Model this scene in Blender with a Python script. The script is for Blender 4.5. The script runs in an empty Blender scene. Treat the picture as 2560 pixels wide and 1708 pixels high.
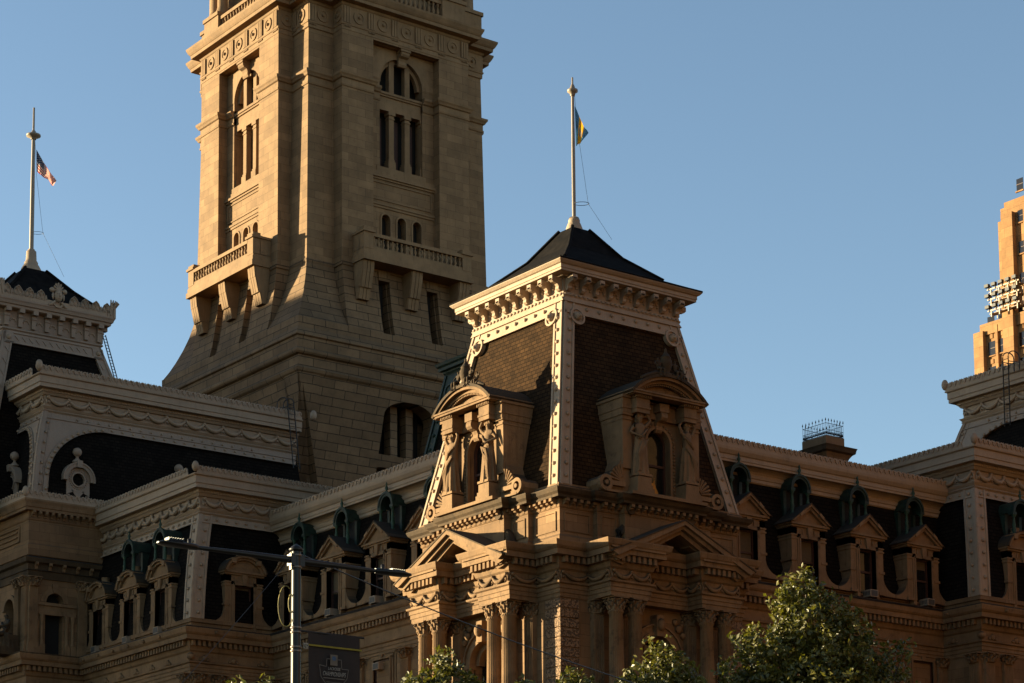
import bpy, bmesh, math, random
from mathutils import Vector, Matrix
random.seed(7)
R = math.radians
PI = math.pi
SC = bpy.context.scene
COL = SC.collection

# ------------------------------------------------------------------ camera, sky, sun, exposure
cam_d = bpy.data.cameras.new("camera")
cam = bpy.data.objects.new("camera", cam_d)
COL.objects.link(cam)
RX = Vector((0.79786288, -0.60278017, -0.00841989))
UX = Vector((-0.06982829, -0.10628241, 0.99188107))
FX = Vector((0.59878113, 0.79079714, 0.1268899))
CAM = Vector((-82.2435, -102.0845, 1.7))
cam.matrix_world = Matrix(((RX.x, UX.x, -FX.x, CAM.x), (RX.y, UX.y, -FX.y, CAM.y), (RX.z, UX.z, -FX.z, CAM.z), (0, 0, 0, 1)))
cam_d.sensor_width = 36
cam_d.lens = 5744.8787 / 2560 * 36
cam_d.shift_y = (1870.5129 - 853.75) / 2560
cam_d.clip_start = 0.5
cam_d.clip_end = 6000
SC.camera = cam
SC.render.resolution_x, SC.render.resolution_y = 1024, 683

SUN_EL, SUN_SIDE = R(6.5), R(50)          # elevation; angle from the west normal towards north
sdir = Vector((-math.cos(SUN_SIDE) * math.cos(SUN_EL), math.sin(SUN_SIDE) * math.cos(SUN_EL), math.sin(SUN_EL)))
world = bpy.data.worlds.new("World")
SC.world = world
world.use_nodes = True
wn = world.node_tree
wn.nodes.clear()
sky = wn.nodes.new("ShaderNodeTexSky")
sky.sky_type = 'NISHITA'
sky.sun_disc = False
sky.sun_elevation = SUN_EL
sky.sun_rotation = math.atan2(sdir.x, sdir.y)
sky.altitude = 0
sky.air_density = 0.8
sky.dust_density = 0.2
sky.ozone_density = 1.2
bg = wn.nodes.new("ShaderNodeBackground")
bg.inputs['Strength'].default_value = 0.075
wo = wn.nodes.new("ShaderNodeOutputWorld")
wn.links.new(sky.outputs[0], bg.inputs[0])
wn.links.new(bg.outputs[0], wo.inputs[0])

sun_d = bpy.data.lights.new("sun", 'SUN')
sun_d.energy = 5.0
sun_d.angle = R(0.5)
sun_d.color = (1.0, 0.84, 0.52)
sun = bpy.data.objects.new("sun", sun_d)
COL.objects.link(sun)
sun.location = (-200, 200, 150)
sun.rotation_euler = sdir.to_track_quat('Z', 'Y').to_euler()

SC.view_settings.view_transform = 'Standard'
SC.view_settings.look = 'None'
SC.view_settings.exposure = 2.0
SC.view_settings.gamma = 1.0
SC.cycles.max_bounces = 6
SC.cycles.diffuse_bounces = 4
SC.cycles.glossy_bounces = 3
SC.cycles.transmission_bounces = 4
SC.cycles.caustics_reflective = False
SC.cycles.caustics_refractive = False
SC.cycles.use_denoising = True

# ------------------------------------------------------------------ materials
def new_mat(name):
    m = bpy.data.materials.new(name)
    m.use_nodes = True
    nt = m.node_tree
    b = nt.nodes['Principled BSDF']
    return m, nt, b

def N(nt, typ, **kw):
    n = nt.nodes.new(typ)
    for k, v in kw.items():
        if k.startswith('i_'):
            n.inputs[k[2:].replace('_', ' ')].default_value = v
        else:
            setattr(n, k, v)
    return n

def math_n(nt, op, a, b=None):
    n = nt.nodes.new("ShaderNodeMath")
    n.operation = op
    for i, x in enumerate((a, b)):
        if x is None:
            continue
        if isinstance(x, (int, float)):
            n.inputs[i].default_value = x
        else:
            nt.links.new(x, n.inputs[i])
    return n.outputs[0]

def mix_c(nt, fac, a, b, mode='MIX'):
    n = nt.nodes.new("ShaderNodeMix")
    n.data_type = 'RGBA'
    n.blend_type = mode
    for sock, x in ((n.inputs[0], fac), (n.inputs[6], a), (n.inputs[7], b)):
        if isinstance(x, (int, float)):
            sock.default_value = x
        elif isinstance(x, tuple):
            sock.default_value = (*x, 1) if len(x) == 3 else x
        else:
            nt.links.new(x, sock)
    return n.outputs[2]

def wall_coords(nt):
    """object-space (horizontal, height, 0) chosen by the way the face looks"""
    tc = nt.nodes.new("ShaderNodeTexCoord")
    sp = nt.nodes.new("ShaderNodeSeparateXYZ")
    nt.links.new(tc.outputs['Object'], sp.inputs[0])
    sn = nt.nodes.new("ShaderNodeSeparateXYZ")
    nt.links.new(tc.outputs['Normal'], sn.inputs[0])
    ax = math_n(nt, 'ABSOLUTE', sn.outputs[0])
    ay = math_n(nt, 'ABSOLUTE', sn.outputs[1])
    g = math_n(nt, 'GREATER_THAN', ax, ay)
    inv = math_n(nt, 'SUBTRACT', 1.0, g)
    u = math_n(nt, 'ADD', math_n(nt, 'MULTIPLY', sp.outputs[1], g), math_n(nt, 'MULTIPLY', sp.outputs[0], inv))
    cb = nt.nodes.new("ShaderNodeCombineXYZ")
    nt.links.new(u, cb.inputs[0])
    nt.links.new(sp.outputs[2], cb.inputs[1])
    return tc, cb.outputs[0], sp

def stone(name, base, brick=None, dirt=0.5, var=0.25, rough=0.88, bump=0.25, mortar=0.35, streak=0.5, dirt_col=(0.02, 0.017, 0.013)):
    m, nt, b = new_mat(name)
    tc, wc, sp = wall_coords(nt)
    obj = tc.outputs['Object']
    n1 = N(nt, "ShaderNodeTexNoise", i_Scale=0.55, i_Detail=5.0, i_Roughness=0.6)
    nt.links.new(obj, n1.inputs['Vector'])
    r1 = N(nt, "ShaderNodeMapRange")
    r1.inputs[1].default_value, r1.inputs[2].default_value = 0.3, 0.72
    r1.inputs[3].default_value, r1.inputs[4].default_value = 1.0 - var, 1.0 + var * 0.5
    nt.links.new(n1.outputs[0], r1.inputs[0])
    col = mix_c(nt, 1.0, (*base, 1), r1.outputs[0], 'MULTIPLY')
    hgt = None
    if brick:
        bw, bh, ms = brick
        bt = N(nt, "ShaderNodeTexBrick")
        bt.inputs['Scale'].default_value = 1.0
        bt.inputs['Brick Width'].default_value = bw
        bt.inputs['Row Height'].default_value = bh
        bt.inputs['Mortar Size'].default_value = ms
        bt.inputs['Mortar Smooth'].default_value = 0.2
        bt.inputs['Bias'].default_value = 0.0
        bt.inputs['Color1'].default_value = (0.78, 0.76, 0.74, 1)
        bt.inputs['Color2'].default_value = (1.08, 1.06, 1.04, 1)
        bt.inputs['Mortar'].default_value = (mortar, mortar, mortar, 1)
        nt.links.new(wc, bt.inputs['Vector'])
        col = mix_c(nt, 1.0, col, bt.outputs['Color'], 'MULTIPLY')
        hgt = math_n(nt, 'SUBTRACT', 1.0, bt.outputs['Fac'])
    # rain streaks, long in height
    mp = N(nt, "ShaderNodeMapping")
    mp.inputs['Scale'].default_value = (2.6, 2.6, 0.22)
    nt.links.new(obj, mp.inputs[0])
    n2 = N(nt, "ShaderNodeTexNoise", i_Scale=1.3, i_Detail=6.0, i_Roughness=0.65)
    nt.links.new(mp.outputs[0], n2.inputs['Vector'])
    r2 = N(nt, "ShaderNodeMapRange")
    r2.inputs[1].default_value, r2.inputs[2].default_value = 0.52, 0.78
    r2.inputs[3].default_value, r2.inputs[4].default_value = 0.0, streak
    nt.links.new(n2.outputs[0], r2.inputs[0])
    col = mix_c(nt, r2.outputs[0], col, tuple(c * 0.38 for c in base))
    # soot on ledges: where the surface looks up, broken by noise
    gn = nt.nodes.new("ShaderNodeNewGeometry")
    sg = nt.nodes.new("ShaderNodeSeparateXYZ")
    nt.links.new(gn.outputs['Normal'], sg.inputs[0])
    n3 = N(nt, "ShaderNodeTexNoise", i_Scale=1.7, i_Detail=5.0, i_Roughness=0.7)
    nt.links.new(obj, n3.inputs['Vector'])
    up = N(nt, "ShaderNodeMapRange")
    up.inputs[1].default_value, up.inputs[2].default_value = 0.25, 0.7
    nt.links.new(sg.outputs[2], up.inputs[0])
    r3 = N(nt, "ShaderNodeMapRange")
    r3.inputs[1].default_value, r3.inputs[2].default_value = 0.56, 0.74
    r3.inputs[3].default_value, r3.inputs[4].default_value = 0.0, dirt * 0.75
    nt.links.new(n3.outputs[0], r3.inputs[0])
    dm = math_n(nt, 'MAXIMUM', math_n(nt, 'MULTIPLY', up.outputs[0], dirt), r3.outputs[0])
    col = mix_c(nt, dm, col, dirt_col)
    nt.links.new(col, b.inputs['Base Color'])
    b.inputs['Roughness'].default_value = rough
    b.inputs['Specular IOR Level'].default_value = 0.25
    n4 = N(nt, "ShaderNodeTexNoise", i_Scale=9.0, i_Detail=4.0)
    nt.links.new(obj, n4.inputs['Vector'])
    h = n4.outputs[0]
    if hgt is not None:
        h = math_n(nt, 'ADD', math_n(nt, 'MULTIPLY', h, 0.25), hgt)
    bp = N(nt, "ShaderNodeBump", i_Strength=bump, i_Distance=0.06)
    nt.links.new(h, bp.inputs['Height'])
    nt.links.new(bp.outputs[0], b.inputs['Normal'])
    return m

def plain(name, col, rough=0.6, metal=0.0, noise=0.2, scale=6.0, spec=0.4, bump=0.0):
    m, nt, b = new_mat(name)
    tc = nt.nodes.new("ShaderNodeTexCoord")
    n1 = N(nt, "ShaderNodeTexNoise", i_Scale=scale, i_Detail=4.0)
    nt.links.new(tc.outputs['Object'], n1.inputs['Vector'])
    r1 = N(nt, "ShaderNodeMapRange")
    r1.inputs[1].default_value, r1.inputs[2].default_value = 0.3, 0.7
    r1.inputs[3].default_value, r1.inputs[4].default_value = 1 - noise, 1 + noise
    nt.links.new(n1.outputs[0], r1.inputs[0])
    c = mix_c(nt, 1.0, (*col, 1), r1.outputs[0], 'MULTIPLY')
    nt.links.new(c, b.inputs['Base Color'])
    b.inputs['Roughness'].default_value = rough
    b.inputs['Metallic'].default_value = metal
    b.inputs['Specular IOR Level'].default_value = spec
    if bump:
        bp = N(nt, "ShaderNodeBump", i_Strength=bump, i_Distance=0.03)
        nt.links.new(n1.outputs[0], bp.inputs['Height'])
        nt.links.new(bp.outputs[0], b.inputs['Normal'])
    return m

def slate(name, col, w=0.42, h=0.24):
    m, nt, b = new_mat(name)
    tc, wc, sp = wall_coords(nt)
    bt = N(nt, "ShaderNodeTexBrick")
    bt.inputs['Scale'].default_value = 1.0
    bt.inputs['Brick Width'].default_value = w
    bt.inputs['Row Height'].default_value = h
    bt.inputs['Mortar Size'].default_value = 0.025
    bt.inputs['Color1'].default_value = (0.7, 0.7, 0.7, 1)
    bt.inputs['Color2'].default_value = (1.25, 1.2, 1.15, 1)
    bt.inputs['Mortar'].default_value = (0.3, 0.3, 0.3, 1)
    nt.links.new(wc, bt.inputs['Vector'])
    n1 = N(nt, "ShaderNodeTexNoise", i_Scale=0.8, i_Detail=5.0)
    nt.links.new(tc.outputs['Object'], n1.inputs['Vector'])
    r1 = N(nt, "ShaderNodeMapRange")
    r1.inputs[1].default_value, r1.inputs[2].default_value = 0.3, 0.7
    r1.inputs[3].default_value, r1.inputs[4].default_value = 0.75, 1.25
    nt.links.new(n1.outputs[0], r1.inputs[0])
    c = mix_c(nt, 1.0, (*col, 1), r1.outputs[0], 'MULTIPLY')
    c = mix_c(nt, 1.0, c, bt.outputs['Color'], 'MULTIPLY')
    nt.links.new(c, b.inputs['Base Color'])
    b.inputs['Roughness'].default_value = 0.9
    b.inputs['Specular IOR Level'].default_value = 0.05
    # courses lap: a saw-tooth in height
    fr = math_n(nt, 'FRACT', math_n(nt, 'DIVIDE', sp.outputs[2], h))
    bp = N(nt, "ShaderNodeBump", i_Strength=0.9, i_Distance=0.05)
    nt.links.new(math_n(nt, 'SUBTRACT', 1.0, fr), bp.inputs['Height'])
    nt.links.new(bp.outputs[0], b.inputs['Normal'])
    return m

def worm_stone(name, base):
    m, nt, b = new_mat(name)
    tc = nt.nodes.new("ShaderNodeTexCoord")
    n1 = N(nt, "ShaderNodeTexVoronoi", i_Scale=14.0)
    nt.links.new(tc.outputs['Object'], n1.inputs['Vector'])
    n2 = N(nt, "ShaderNodeTexNoise", i_Scale=11.0, i_Detail=2.0)
    nt.links.new(tc.outputs['Object'], n2.inputs['Vector'])
    r = N(nt, "ShaderNodeMapRange")
    r.inputs[1].default_value, r.inputs[2].default_value = 0.44, 0.52
    nt.links.new(n2.outputs[0], r.inputs[0])
    c = mix_c(nt, r.outputs[0], tuple(x * 0.35 for x in base), base)
    nt.links.new(c, b.inputs['Base Color'])
    b.inputs['Roughness'].default_value = 0.9
    bp = N(nt, "ShaderNodeBump", i_Strength=0.8, i_Distance=0.05)
    nt.links.new(r.outputs[0], bp.inputs['Height'])
    nt.links.new(bp.outputs[0], b.inputs['Normal'])
    return m

GRAN = (0.222, 0.136, 0.070)
MARB = (0.215, 0.126, 0.062)
IRON = (0.33, 0.235, 0.155)
M = {}
M['granite'] = stone('tower_ashlar_stone', GRAN, (2.0, 0.82, 0.016), dirt=0.3, mortar=0.42, streak=0.3)
M['rustic'] = stone('rusticated_tower_stone', (0.185, 0.114, 0.060), (2.6, 0.83, 0.035), dirt=0.5, mortar=0.18, bump=0.7, streak=0.4)
M['gplain'] = stone('tower_trim_stone', GRAN, None, dirt=0.35)
M['marble'] = stone('weathered_marble', MARB, None, dirt=0.8, streak=0.75, var=0.35)
M['mblocks'] = stone('marble_ashlar', MARB, (1.5, 0.62, 0.012), dirt=0.45, mortar=0.5, streak=0.5)
M['soot'] = stone('sooty_marble', (0.075, 0.046, 0.022), None, dirt=0.9, streak=0.9, var=0.6)
M['iron'] = stone('painted_iron_trim', IRON, None, dirt=0.35, streak=0.35, var=0.15, rough=0.7, dirt_col=(0.10, 0.06, 0.03))
M['iron2'] = stone('painted_iron_plate', (0.28, 0.20, 0.14), None, dirt=0.2, streak=0.2, var=0.12, rough=0.7, dirt_col=(0.10, 0.06, 0.03))
M['worm'] = worm_stone('worm_carved_stone', (0.235, 0.14, 0.075))
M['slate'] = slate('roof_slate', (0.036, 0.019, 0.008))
M['slate_shaded'] = slate('shaded_roof_slate', (0.010, 0.0075, 0.0055))  # darker copy of the slate, shade put into the colour of the shaded roofs
M['tin'] = plain('dark_roof_metal', (0.007, 0.0055, 0.0045), 0.85, 0, 0.5, 2.0, spec=0.05)
M['lead'] = plain('dark_ledge_cover', (0.03, 0.024, 0.02), 0.75, 0, 0.4, 1.5, spec=0.2)
M['copper'] = plain('green_copper', (0.006, 0.018, 0.010), 0.65, 0, 0.5, 3.0, bump=0.2)
M['copperlt'] = plain('pale_green_copper', (0.014, 0.042, 0.022), 0.65, 0, 0.4, 3.0)
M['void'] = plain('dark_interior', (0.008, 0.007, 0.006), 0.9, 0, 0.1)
M['wood'] = plain('red_brown_window_wood', (0.045, 0.017, 0.010), 0.6)
M['blind'] = plain('tan_window_blind', (0.085, 0.058, 0.03), 0.9, 0, 0.1)
M['gold'] = plain('reflection_ochre', (0.45, 0.2, 0.03), 0.8, 0, 0.05)  # colour of the reflection painted into the pavilion window
M['black'] = plain('black_iron', (0.012, 0.012, 0.013), 0.5, 0.2, 0.2)
M['pole'] = plain('flagpole_paint', (0.22, 0.17, 0.12), 0.45, 0, 0.1)
M['white'] = plain('ac_casing_paint', (0.26, 0.19, 0.13), 0.6, 0, 0.1)
M['grille'] = plain('ac_grille_metal', (0.05, 0.045, 0.04), 0.6, 0, 0.2)
M['bronze'] = plain('lamp_bronze_paint', (0.010, 0.007, 0.005), 0.42, 0.0, 0.2, spec=0.3)
M['steel'] = plain('clamp_steel', (0.16, 0.12, 0.09), 0.4, 0.6, 0.1)
M['limestone'] = stone('skyscraper_limestone', (0.28, 0.15, 0.062), (3.0, 2.0, 0.05), dirt=0.1, mortar=0.6, streak=0.25, bump=0.1)
M['darkfront'] = stone('street_front_stone', (0.15, 0.085, 0.04), (3.0, 2.0, 0.05), dirt=0.1, mortar=0.6)
M['bark'] = plain('tree_bark', (0.045, 0.033, 0.022), 0.9, 0, 0.4, 8.0, bump=0.5)
M['asphalt'] = plain('road_asphalt', (0.05, 0.048, 0.046), 0.9, 0, 0.3, 3.0)
M['paving'] = stone('plaza_paving', (0.09, 0.065, 0.04), (1.2, 1.2, 0.02), dirt=0.0, streak=0.0)

def glass_mat():
    m, nt, b = new_mat('window_glass')
    b.inputs['Base Color'].default_value = (0.010, 0.009, 0.008, 1)
    b.inputs['Roughness'].default_value = 0.08
    b.inputs['Specular IOR Level'].default_value = 0.5
    tc = nt.nodes.new("ShaderNodeTexCoord")
    n1 = N(nt, "ShaderNodeTexNoise", i_Scale=0.9, i_Detail=1.0)
    nt.links.new(tc.outputs['Object'], n1.inputs['Vector'])
    bp = N(nt, "ShaderNodeBump", i_Strength=0.15, i_Distance=0.05)
    nt.links.new(n1.outputs[0], bp.inputs['Height'])
    nt.links.new(bp.outputs[0], b.inputs['Normal'])
    return m
M['glass'] = glass_mat()

# ------------------------------------------------------------------ mesh builder
class B:
    def __init__(s):
        s.v, s.f, s.sm = [], [], []
        s.warp = None
        s.X = None

    def add(s, vs, fs, smooth=False):
        o = len(s.v)
        for p in vs:
            if s.warp:
                p = s.warp(*p)
            if s.X is not None:
                p = s.X @ Vector(p)
            s.v.append((p[0], p[1], p[2]))
        for f in fs:
            s.f.append([i + o for i in f])
            s.sm.append(smooth)
        return s

    def box(s, x0, x1, y0, y1, z0, z1):
        if x0 > x1: x0, x1 = x1, x0
        if y0 > y1: y0, y1 = y1, y0
        if z0 > z1: z0, z1 = z1, z0
        return s.add([(x0, y0, z0), (x1, y0, z0), (x1, y1, z0), (x0, y1, z0), (x0, y0, z1), (x1, y0, z1), (x1, y1, z1), (x0, y1, z1)],
                     [(3, 2, 1, 0), (4, 5, 6, 7), (0, 1, 5, 4), (1, 2, 6, 5), (2, 3, 7, 6), (3, 0, 4, 7)])

    def prism(s, poly, axis, a, b, smooth=False):
        """poly in the two other axes: axis x -> (y,z), y -> (x,z), z -> (x,y)"""
        def P(p, t):
            return {'x': (t, p[0], p[1]), 'y': (p[0], t, p[1]), 'z': (p[0], p[1], t)}[axis]
        n = len(poly)
        vs = [P(p, a) for p in poly] + [P(p, b) for p in poly]
        fs = [[i, (i + 1) % n, n + (i + 1) % n, n + i] for i in range(n)]
        s.add(vs, fs, smooth)
        s.add([P(p, a) for p in poly], [list(range(n - 1, -1, -1))])
        s.add([P(p, b) for p in poly], [list(range(n))])
        return s

    def sweep(s, prof, path, closed=False):
        """prof: (out, z) closed polygon; path: plan points, outside on the right-hand side of travel"""
        n, m = len(path), len(prof)
        segs = []
        cnt = n if closed else n - 1
        for i in range(cnt):
            a, b = path[i], path[(i + 1) % n]
            dx, dy = b[0] - a[0], b[1] - a[1]
            l = math.hypot(dx, dy)
            segs.append((dx / l, dy / l))
        vs = []
        for i in range(n):
            if closed:
                d0, d1 = segs[i - 1], segs[i]
            else:
                d0, d1 = segs[max(0, i - 1)], segs[min(cnt - 1, i)]
            n0, n1 = (d0[1], -d0[0]), (d1[1], -d1[0])
            k = 1 + n0[0] * n1[0] + n0[1] * n1[1]
            mx, my = ((n0[0] + n1[0]) / k, (n0[1] + n1[1]) / k) if k > 1e-3 else n1
            for o, z in prof:
                vs.append((path[i][0] + mx * o, path[i][1] + my * o, z))
        fs = []
        for i in range(cnt):
            j = (i + 1) % n
            for k in range(m):
                l = (k + 1) % m
                fs.append([i * m + k, j * m + k, j * m + l, i * m + l])
        if not closed:
            fs.append(list(range(m)))
            fs.append([(n - 1) * m + k for k in range(m - 1, -1, -1)])
        return s.add(vs, fs)

    def lathe(s, prof, cx, cy, n=16, smooth=True, flute=0, fd=0.0, sx=1.0, sy=1.0):
        vs, fs = [], []
        for r, z in prof:
            for i in range(n):
                a = 2 * PI * i / n
                rr = r * (1 - fd * (0.5 + 0.5 * math.cos(a * flute))) if flute else r
                vs.append((cx + rr * sx * math.cos(a), cy + rr * sy * math.sin(a), z))
        for k in range(len(prof) - 1):
            for i in range(n):
                j = (i + 1) % n
                fs.append([k * n + i, k * n + j, (k + 1) * n + j, (k + 1) * n + i])
        s.add(vs, fs, smooth)
        s.add(vs[-n:], [list(range(n))])
        s.add(vs[:n], [list(range(n - 1, -1, -1))])
        return s

    def tube(s, pts, r, n=6, smooth=True, caps=True):
        pts = [Vector(p) for p in pts]
        vs, fs = [], []
        for i, p in enumerate(pts):
            t = (pts[min(i + 1, len(pts) - 1)] - pts[max(i - 1, 0)]).normalized()
            up = Vector((0, 0, 1)) if abs(t.z) < 0.95 else Vector((1, 0, 0))
            a = t.cross(up).normalized()
            b = a.cross(t)
            rr = r[i] if isinstance(r, (list, tuple)) else r
            for k in range(n):
                an = 2 * PI * k / n
                q = p + a * (rr * math.cos(an)) + b * (rr * math.sin(an))
                vs.append(tuple(q))
        for i in range(len(pts) - 1):
            for k in range(n):
                l = (k + 1) % n
                fs.append([i * n + k, i * n + l, (i + 1) * n + l, (i + 1) * n + k])
        s.add(vs, fs, smooth)
        if caps:
            s.add(vs[:n], [list(range(n - 1, -1, -1))])
            s.add(vs[-n:], [list(range(n))])
        return s

    def ball(s, c, r, nu=10, nv=7, sx=1, sy=1, sz=1):
        prof = [(max(1e-4, math.sin(PI * k / nv)) * r, -math.cos(PI * k / nv) * r) for k in range(nv + 1)]
        vs, fs = [], []
        for rr, z in prof:
            for i in range(nu):
                a = 2 * PI * i / nu
                vs.append((c[0] + rr * sx * math.cos(a), c[1] + rr * sy * math.sin(a), c[2] + z * sz))
        for k in range(nv):
            for i in range(nu):
                j = (i + 1) % nu
                fs.append([k * nu + i, k * nu + j, (k + 1) * nu + j, (k + 1) * nu + i])
        return s.add(vs, fs, True)

    def arch_ring(s, uc, zc, r0, r1, v0, v1, a0=0.0, a1=PI, n=14, sz=1.0):
        """solid ring between radii r0<r1 in the u-z plane, from depth v0 to v1"""
        vs, fs = [], []
        for i in range(n + 1):
            a = a0 + (a1 - a0) * i / n
            c, q = math.cos(a), math.sin(a) * sz
            vs += [(uc + r0 * c, v0, zc + r0 * q), (uc + r1 * c, v0, zc + r1 * q), (uc + r1 * c, v1, zc + r1 * q), (uc + r0 * c, v1, zc + r0 * q)]
        for i in range(n):
            for k in range(4):
                l = (k + 1) % 4
                fs.append([i * 4 + k, i * 4 + l, i * 4 + 4 + l, i * 4 + 4 + k])
        fs.append([0, 1, 2, 3])
        fs.append([n * 4 + 3, n * 4 + 2, n * 4 + 1, n * 4])
        return s.add(vs, fs)

    def arch_panel(s, u0, u1, z0, z1, uc, hw, zb, zs, v, depth, rise=None, n=14):
        """flat wall at depth v with one arched opening (sill zb, springing zs), jambs going in by depth"""
        rise = hw if rise is None else rise
        pts = [(uc - hw, zb), (uc - hw, zs)]
        for i in range(1, n):
            a = PI - PI * i / n
            pts.append((uc + hw * math.cos(a), zs + rise * math.sin(a)))
        pts += [(uc + hw, zs), (uc + hw, zb)]
        q = lambda a, b, c, d: s.add([(a[0], v, a[1]), (b[0], v, b[1]), (c[0], v, c[1]), (d[0], v, d[1])], [(0, 1, 2, 3)])
        if zb > z0:
            q((u0, z0), (u1, z0), (u1, zb), (u0, zb))
        else:
            zb = z0
        q((u0, zb), (uc - hw, zb), (uc - hw, zs), (u0, zs))
        q((uc + hw, zb), (u1, zb), (u1, zs), (uc + hw, zs))
        q((u0, zs), (uc - hw, zs), (uc - hw, z1), (u0, z1))
        q((uc + hw, zs), (u1, zs), (u1, z1), (uc + hw, z1))
        ar = pts[1:-1]
        for a, b in zip(ar[:-1], ar[1:]):
            q(a, b, (b[0], z1), (a[0], z1))
        for a, b in zip(pts[:-1], pts[1:]):
            s.add([(a[0], v, a[1]), (b[0], v, b[1]), (b[0], v + depth, b[1]), (a[0], v + depth, a[1])], [(0, 3, 2, 1)])
        s.add([(pts[0][0], v, zb), (pts[-1][0], v, zb), (pts[-1][0], v + depth, zb), (pts[0][0], v + depth, zb)], [(0, 1, 2, 3)])
        return s

    def arch_face(s, uc, hw, zb, zs, v, rise=None, n=14):
        rise = hw if rise is None else rise
        vs = [(uc - hw, v, zb), (uc + hw, v, zb)]
        for i in range(n + 1):
            a = PI * i / n
            vs.append((uc + hw * math.cos(a), v, zs + rise * math.sin(a)))
        return s.add(vs, [list(range(len(vs)))])

    def mesh(s, name):
        me = bpy.data.meshes.new(name)
        me.from_pydata(s.v, [], s.f)
        me.polygons.foreach_set('use_smooth', s.sm)
        me.update()
        return me

    def mark(s):
        """what is added from here on is a separate piece (see objs)"""
        if not hasattr(s, 'cuts'):
            s.cuts = []
        s.cuts.append(len(s.f))
        return s

    def objs(s, name, mat, parent=None, rot=0.0, loc=(0, 0, 0)):
        cuts = sorted(set([0] + getattr(s, 'cuts', []) + [len(s.f)]))
        for a, c in zip(cuts[:-1], cuts[1:]):
            q, ids = B(), {}
            for f, sm in zip(s.f[a:c], s.sm[a:c]):
                g = []
                for i in f:
                    if i not in ids:
                        ids[i] = len(q.v)
                        q.v.append(s.v[i])
                    g.append(ids[i])
                q.f.append(g)
                q.sm.append(sm)
            q.obj(name, mat, parent, rot, loc)

    def obj(s, name, mat, parent=None, rot=0.0, loc=(0, 0, 0), label=None):
        me = s.mesh(name)
        o = bpy.data.objects.new(name, me)
        me.materials.append(M[mat] if isinstance(mat, str) else mat)
        COL.objects.link(o)
        if parent:
            o.parent = parent
        o.location = loc
        o.rotation_euler = (0, 0, rot)
        if label:
            o['label'] = label
        return o

def thing(name, label, cat, loc=(0, 0, 0), rot=0.0, group=None):
    o = bpy.data.objects.new(name, None)
    COL.objects.link(o)
    o.location = loc
    o.rotation_euler = (0, 0, rot)
    o['label'] = label
    o['category'] = cat
    if group:
        o['group'] = group
    return o

def tag(o, label, cat, group=None):
    o['label'] = label
    o['category'] = cat
    if group:
        o['group'] = group
    return o

def kids(o):
    return [c for c in bpy.data.objects if c.parent == o]

def dup(root, loc=None, rot=None, parent=None, label=None, group=None):
    r = root.copy()
    COL.objects.link(r)
    if parent is not None: r.parent = parent
    if loc is not None: r.location = loc
    if rot is not None: r.rotation_euler = (0, 0, rot)
    if label: r['label'] = label
    if group: r['group'] = group
    for ch in kids(root):
        c = ch.copy()
        COL.objects.link(c)
        c.parent = r
        for g in kids(ch):
            d = g.copy()
            COL.objects.link(d)
            d.parent = c
    return r

WEST = -PI / 2

# ------------------------------------------------------------------ shared ornaments
def cresting(b, u0, u1, v, z, unit=0.43, h=0.5, t=0.06):
    """row of horseshoe leaves on a low band; face looks to -v"""
    n = max(1, int(round((u1 - u0) / unit)))
    w = (u1 - u0) / n
    b.box(u0, u1, v, v + t, z, z + h * 0.38)
    for i in range(n):
        c = u0 + w * (i + 0.5)
        r = w * 0.40
        zc = z + h - r
        poly = [(c - r, z + h * 0.38), (c + r, z + h * 0.38)] + [(c + r * math.cos(PI * k / 6), zc + r * math.sin(PI * k / 6)) for k in range(7)]
        b.prism(poly, 'y', v + 0.015, v + t - 0.004)
        b.arch_ring(c, zc, r * 0.55, r * 1.05, v - 0.05, v + 0.03, -0.7, PI + 0.7, 8)
        d = u0 + w * i
        b.prism([(d - 0.045, z + h * 0.3), (d + 0.045, z + h * 0.3), (d + 0.05, z + h * 0.8), (d, z + h * 1.06), (d - 0.05, z + h * 0.8)], 'y', v - 0.03, v + t)

def swags(b, u0, u1, v, ztop, drop, unit=1.3, r=0.11):
    n = max(1, int(round((u1 - u0) / unit)))
    w = (u1 - u0) / n
    for i in range(n + 1):
        c = u0 + w * i
        b.mark()
        b.ball((c, v - 0.05, ztop), r * 1.15, 8, 5)
        for sgn in (-1, 1):
            b.tube([(c + sgn * 0.06, v - 0.03, ztop), (c + sgn * 0.16, v - 0.03, ztop - drop * 0.5), (c + sgn * 0.1, v - 0.02, ztop - drop * 0.95)], [r * 0.5, r * 0.55, r * 0.3], 5)
        b.ball((c, v - 0.03, ztop - drop * 0.62), r * 0.9, 6, 5)
        if i == n:
            break
        pts, rad = [], []
        for k in range(11):
            t = k / 10
            pts.append((c + w * t, v - 0.06 - 0.05 * math.sin(PI * t), ztop - drop * 4 * t * (1 - t) * 0.85))
            rad.append(r * (0.6 + 0.75 * math.sin(PI * t)) * (1.08 if k % 2 else 0.95))
        b.tube(pts, rad, 7)

def dentils(b, u0, u1, v0, v1, z0, z1, pitch=0.36, w=0.18):
    n = max(1, int(round((u1 - u0) / pitch)))
    p = (u1 - u0) / n
    for i in range(n):
        c = u0 + p * (i + 0.5)
        b.box(c - w / 2, c + w / 2, v0, v1, z0, z1)

def on_path(path, fn):
    """call fn(builder-matrix, length) for each straight run of a plan path, local frame: u along, v inward"""
    for a, c in zip(path[:-1], path[1:]):
        dx, dy = c[0] - a[0], c[1] - a[1]
        l = math.hypot(dx, dy)
        ang = math.atan2(dy, dx)
        fn(Matrix.Translation((a[0], a[1], 0)) @ Matrix.Rotation(ang, 4, 'Z'), l)

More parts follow.
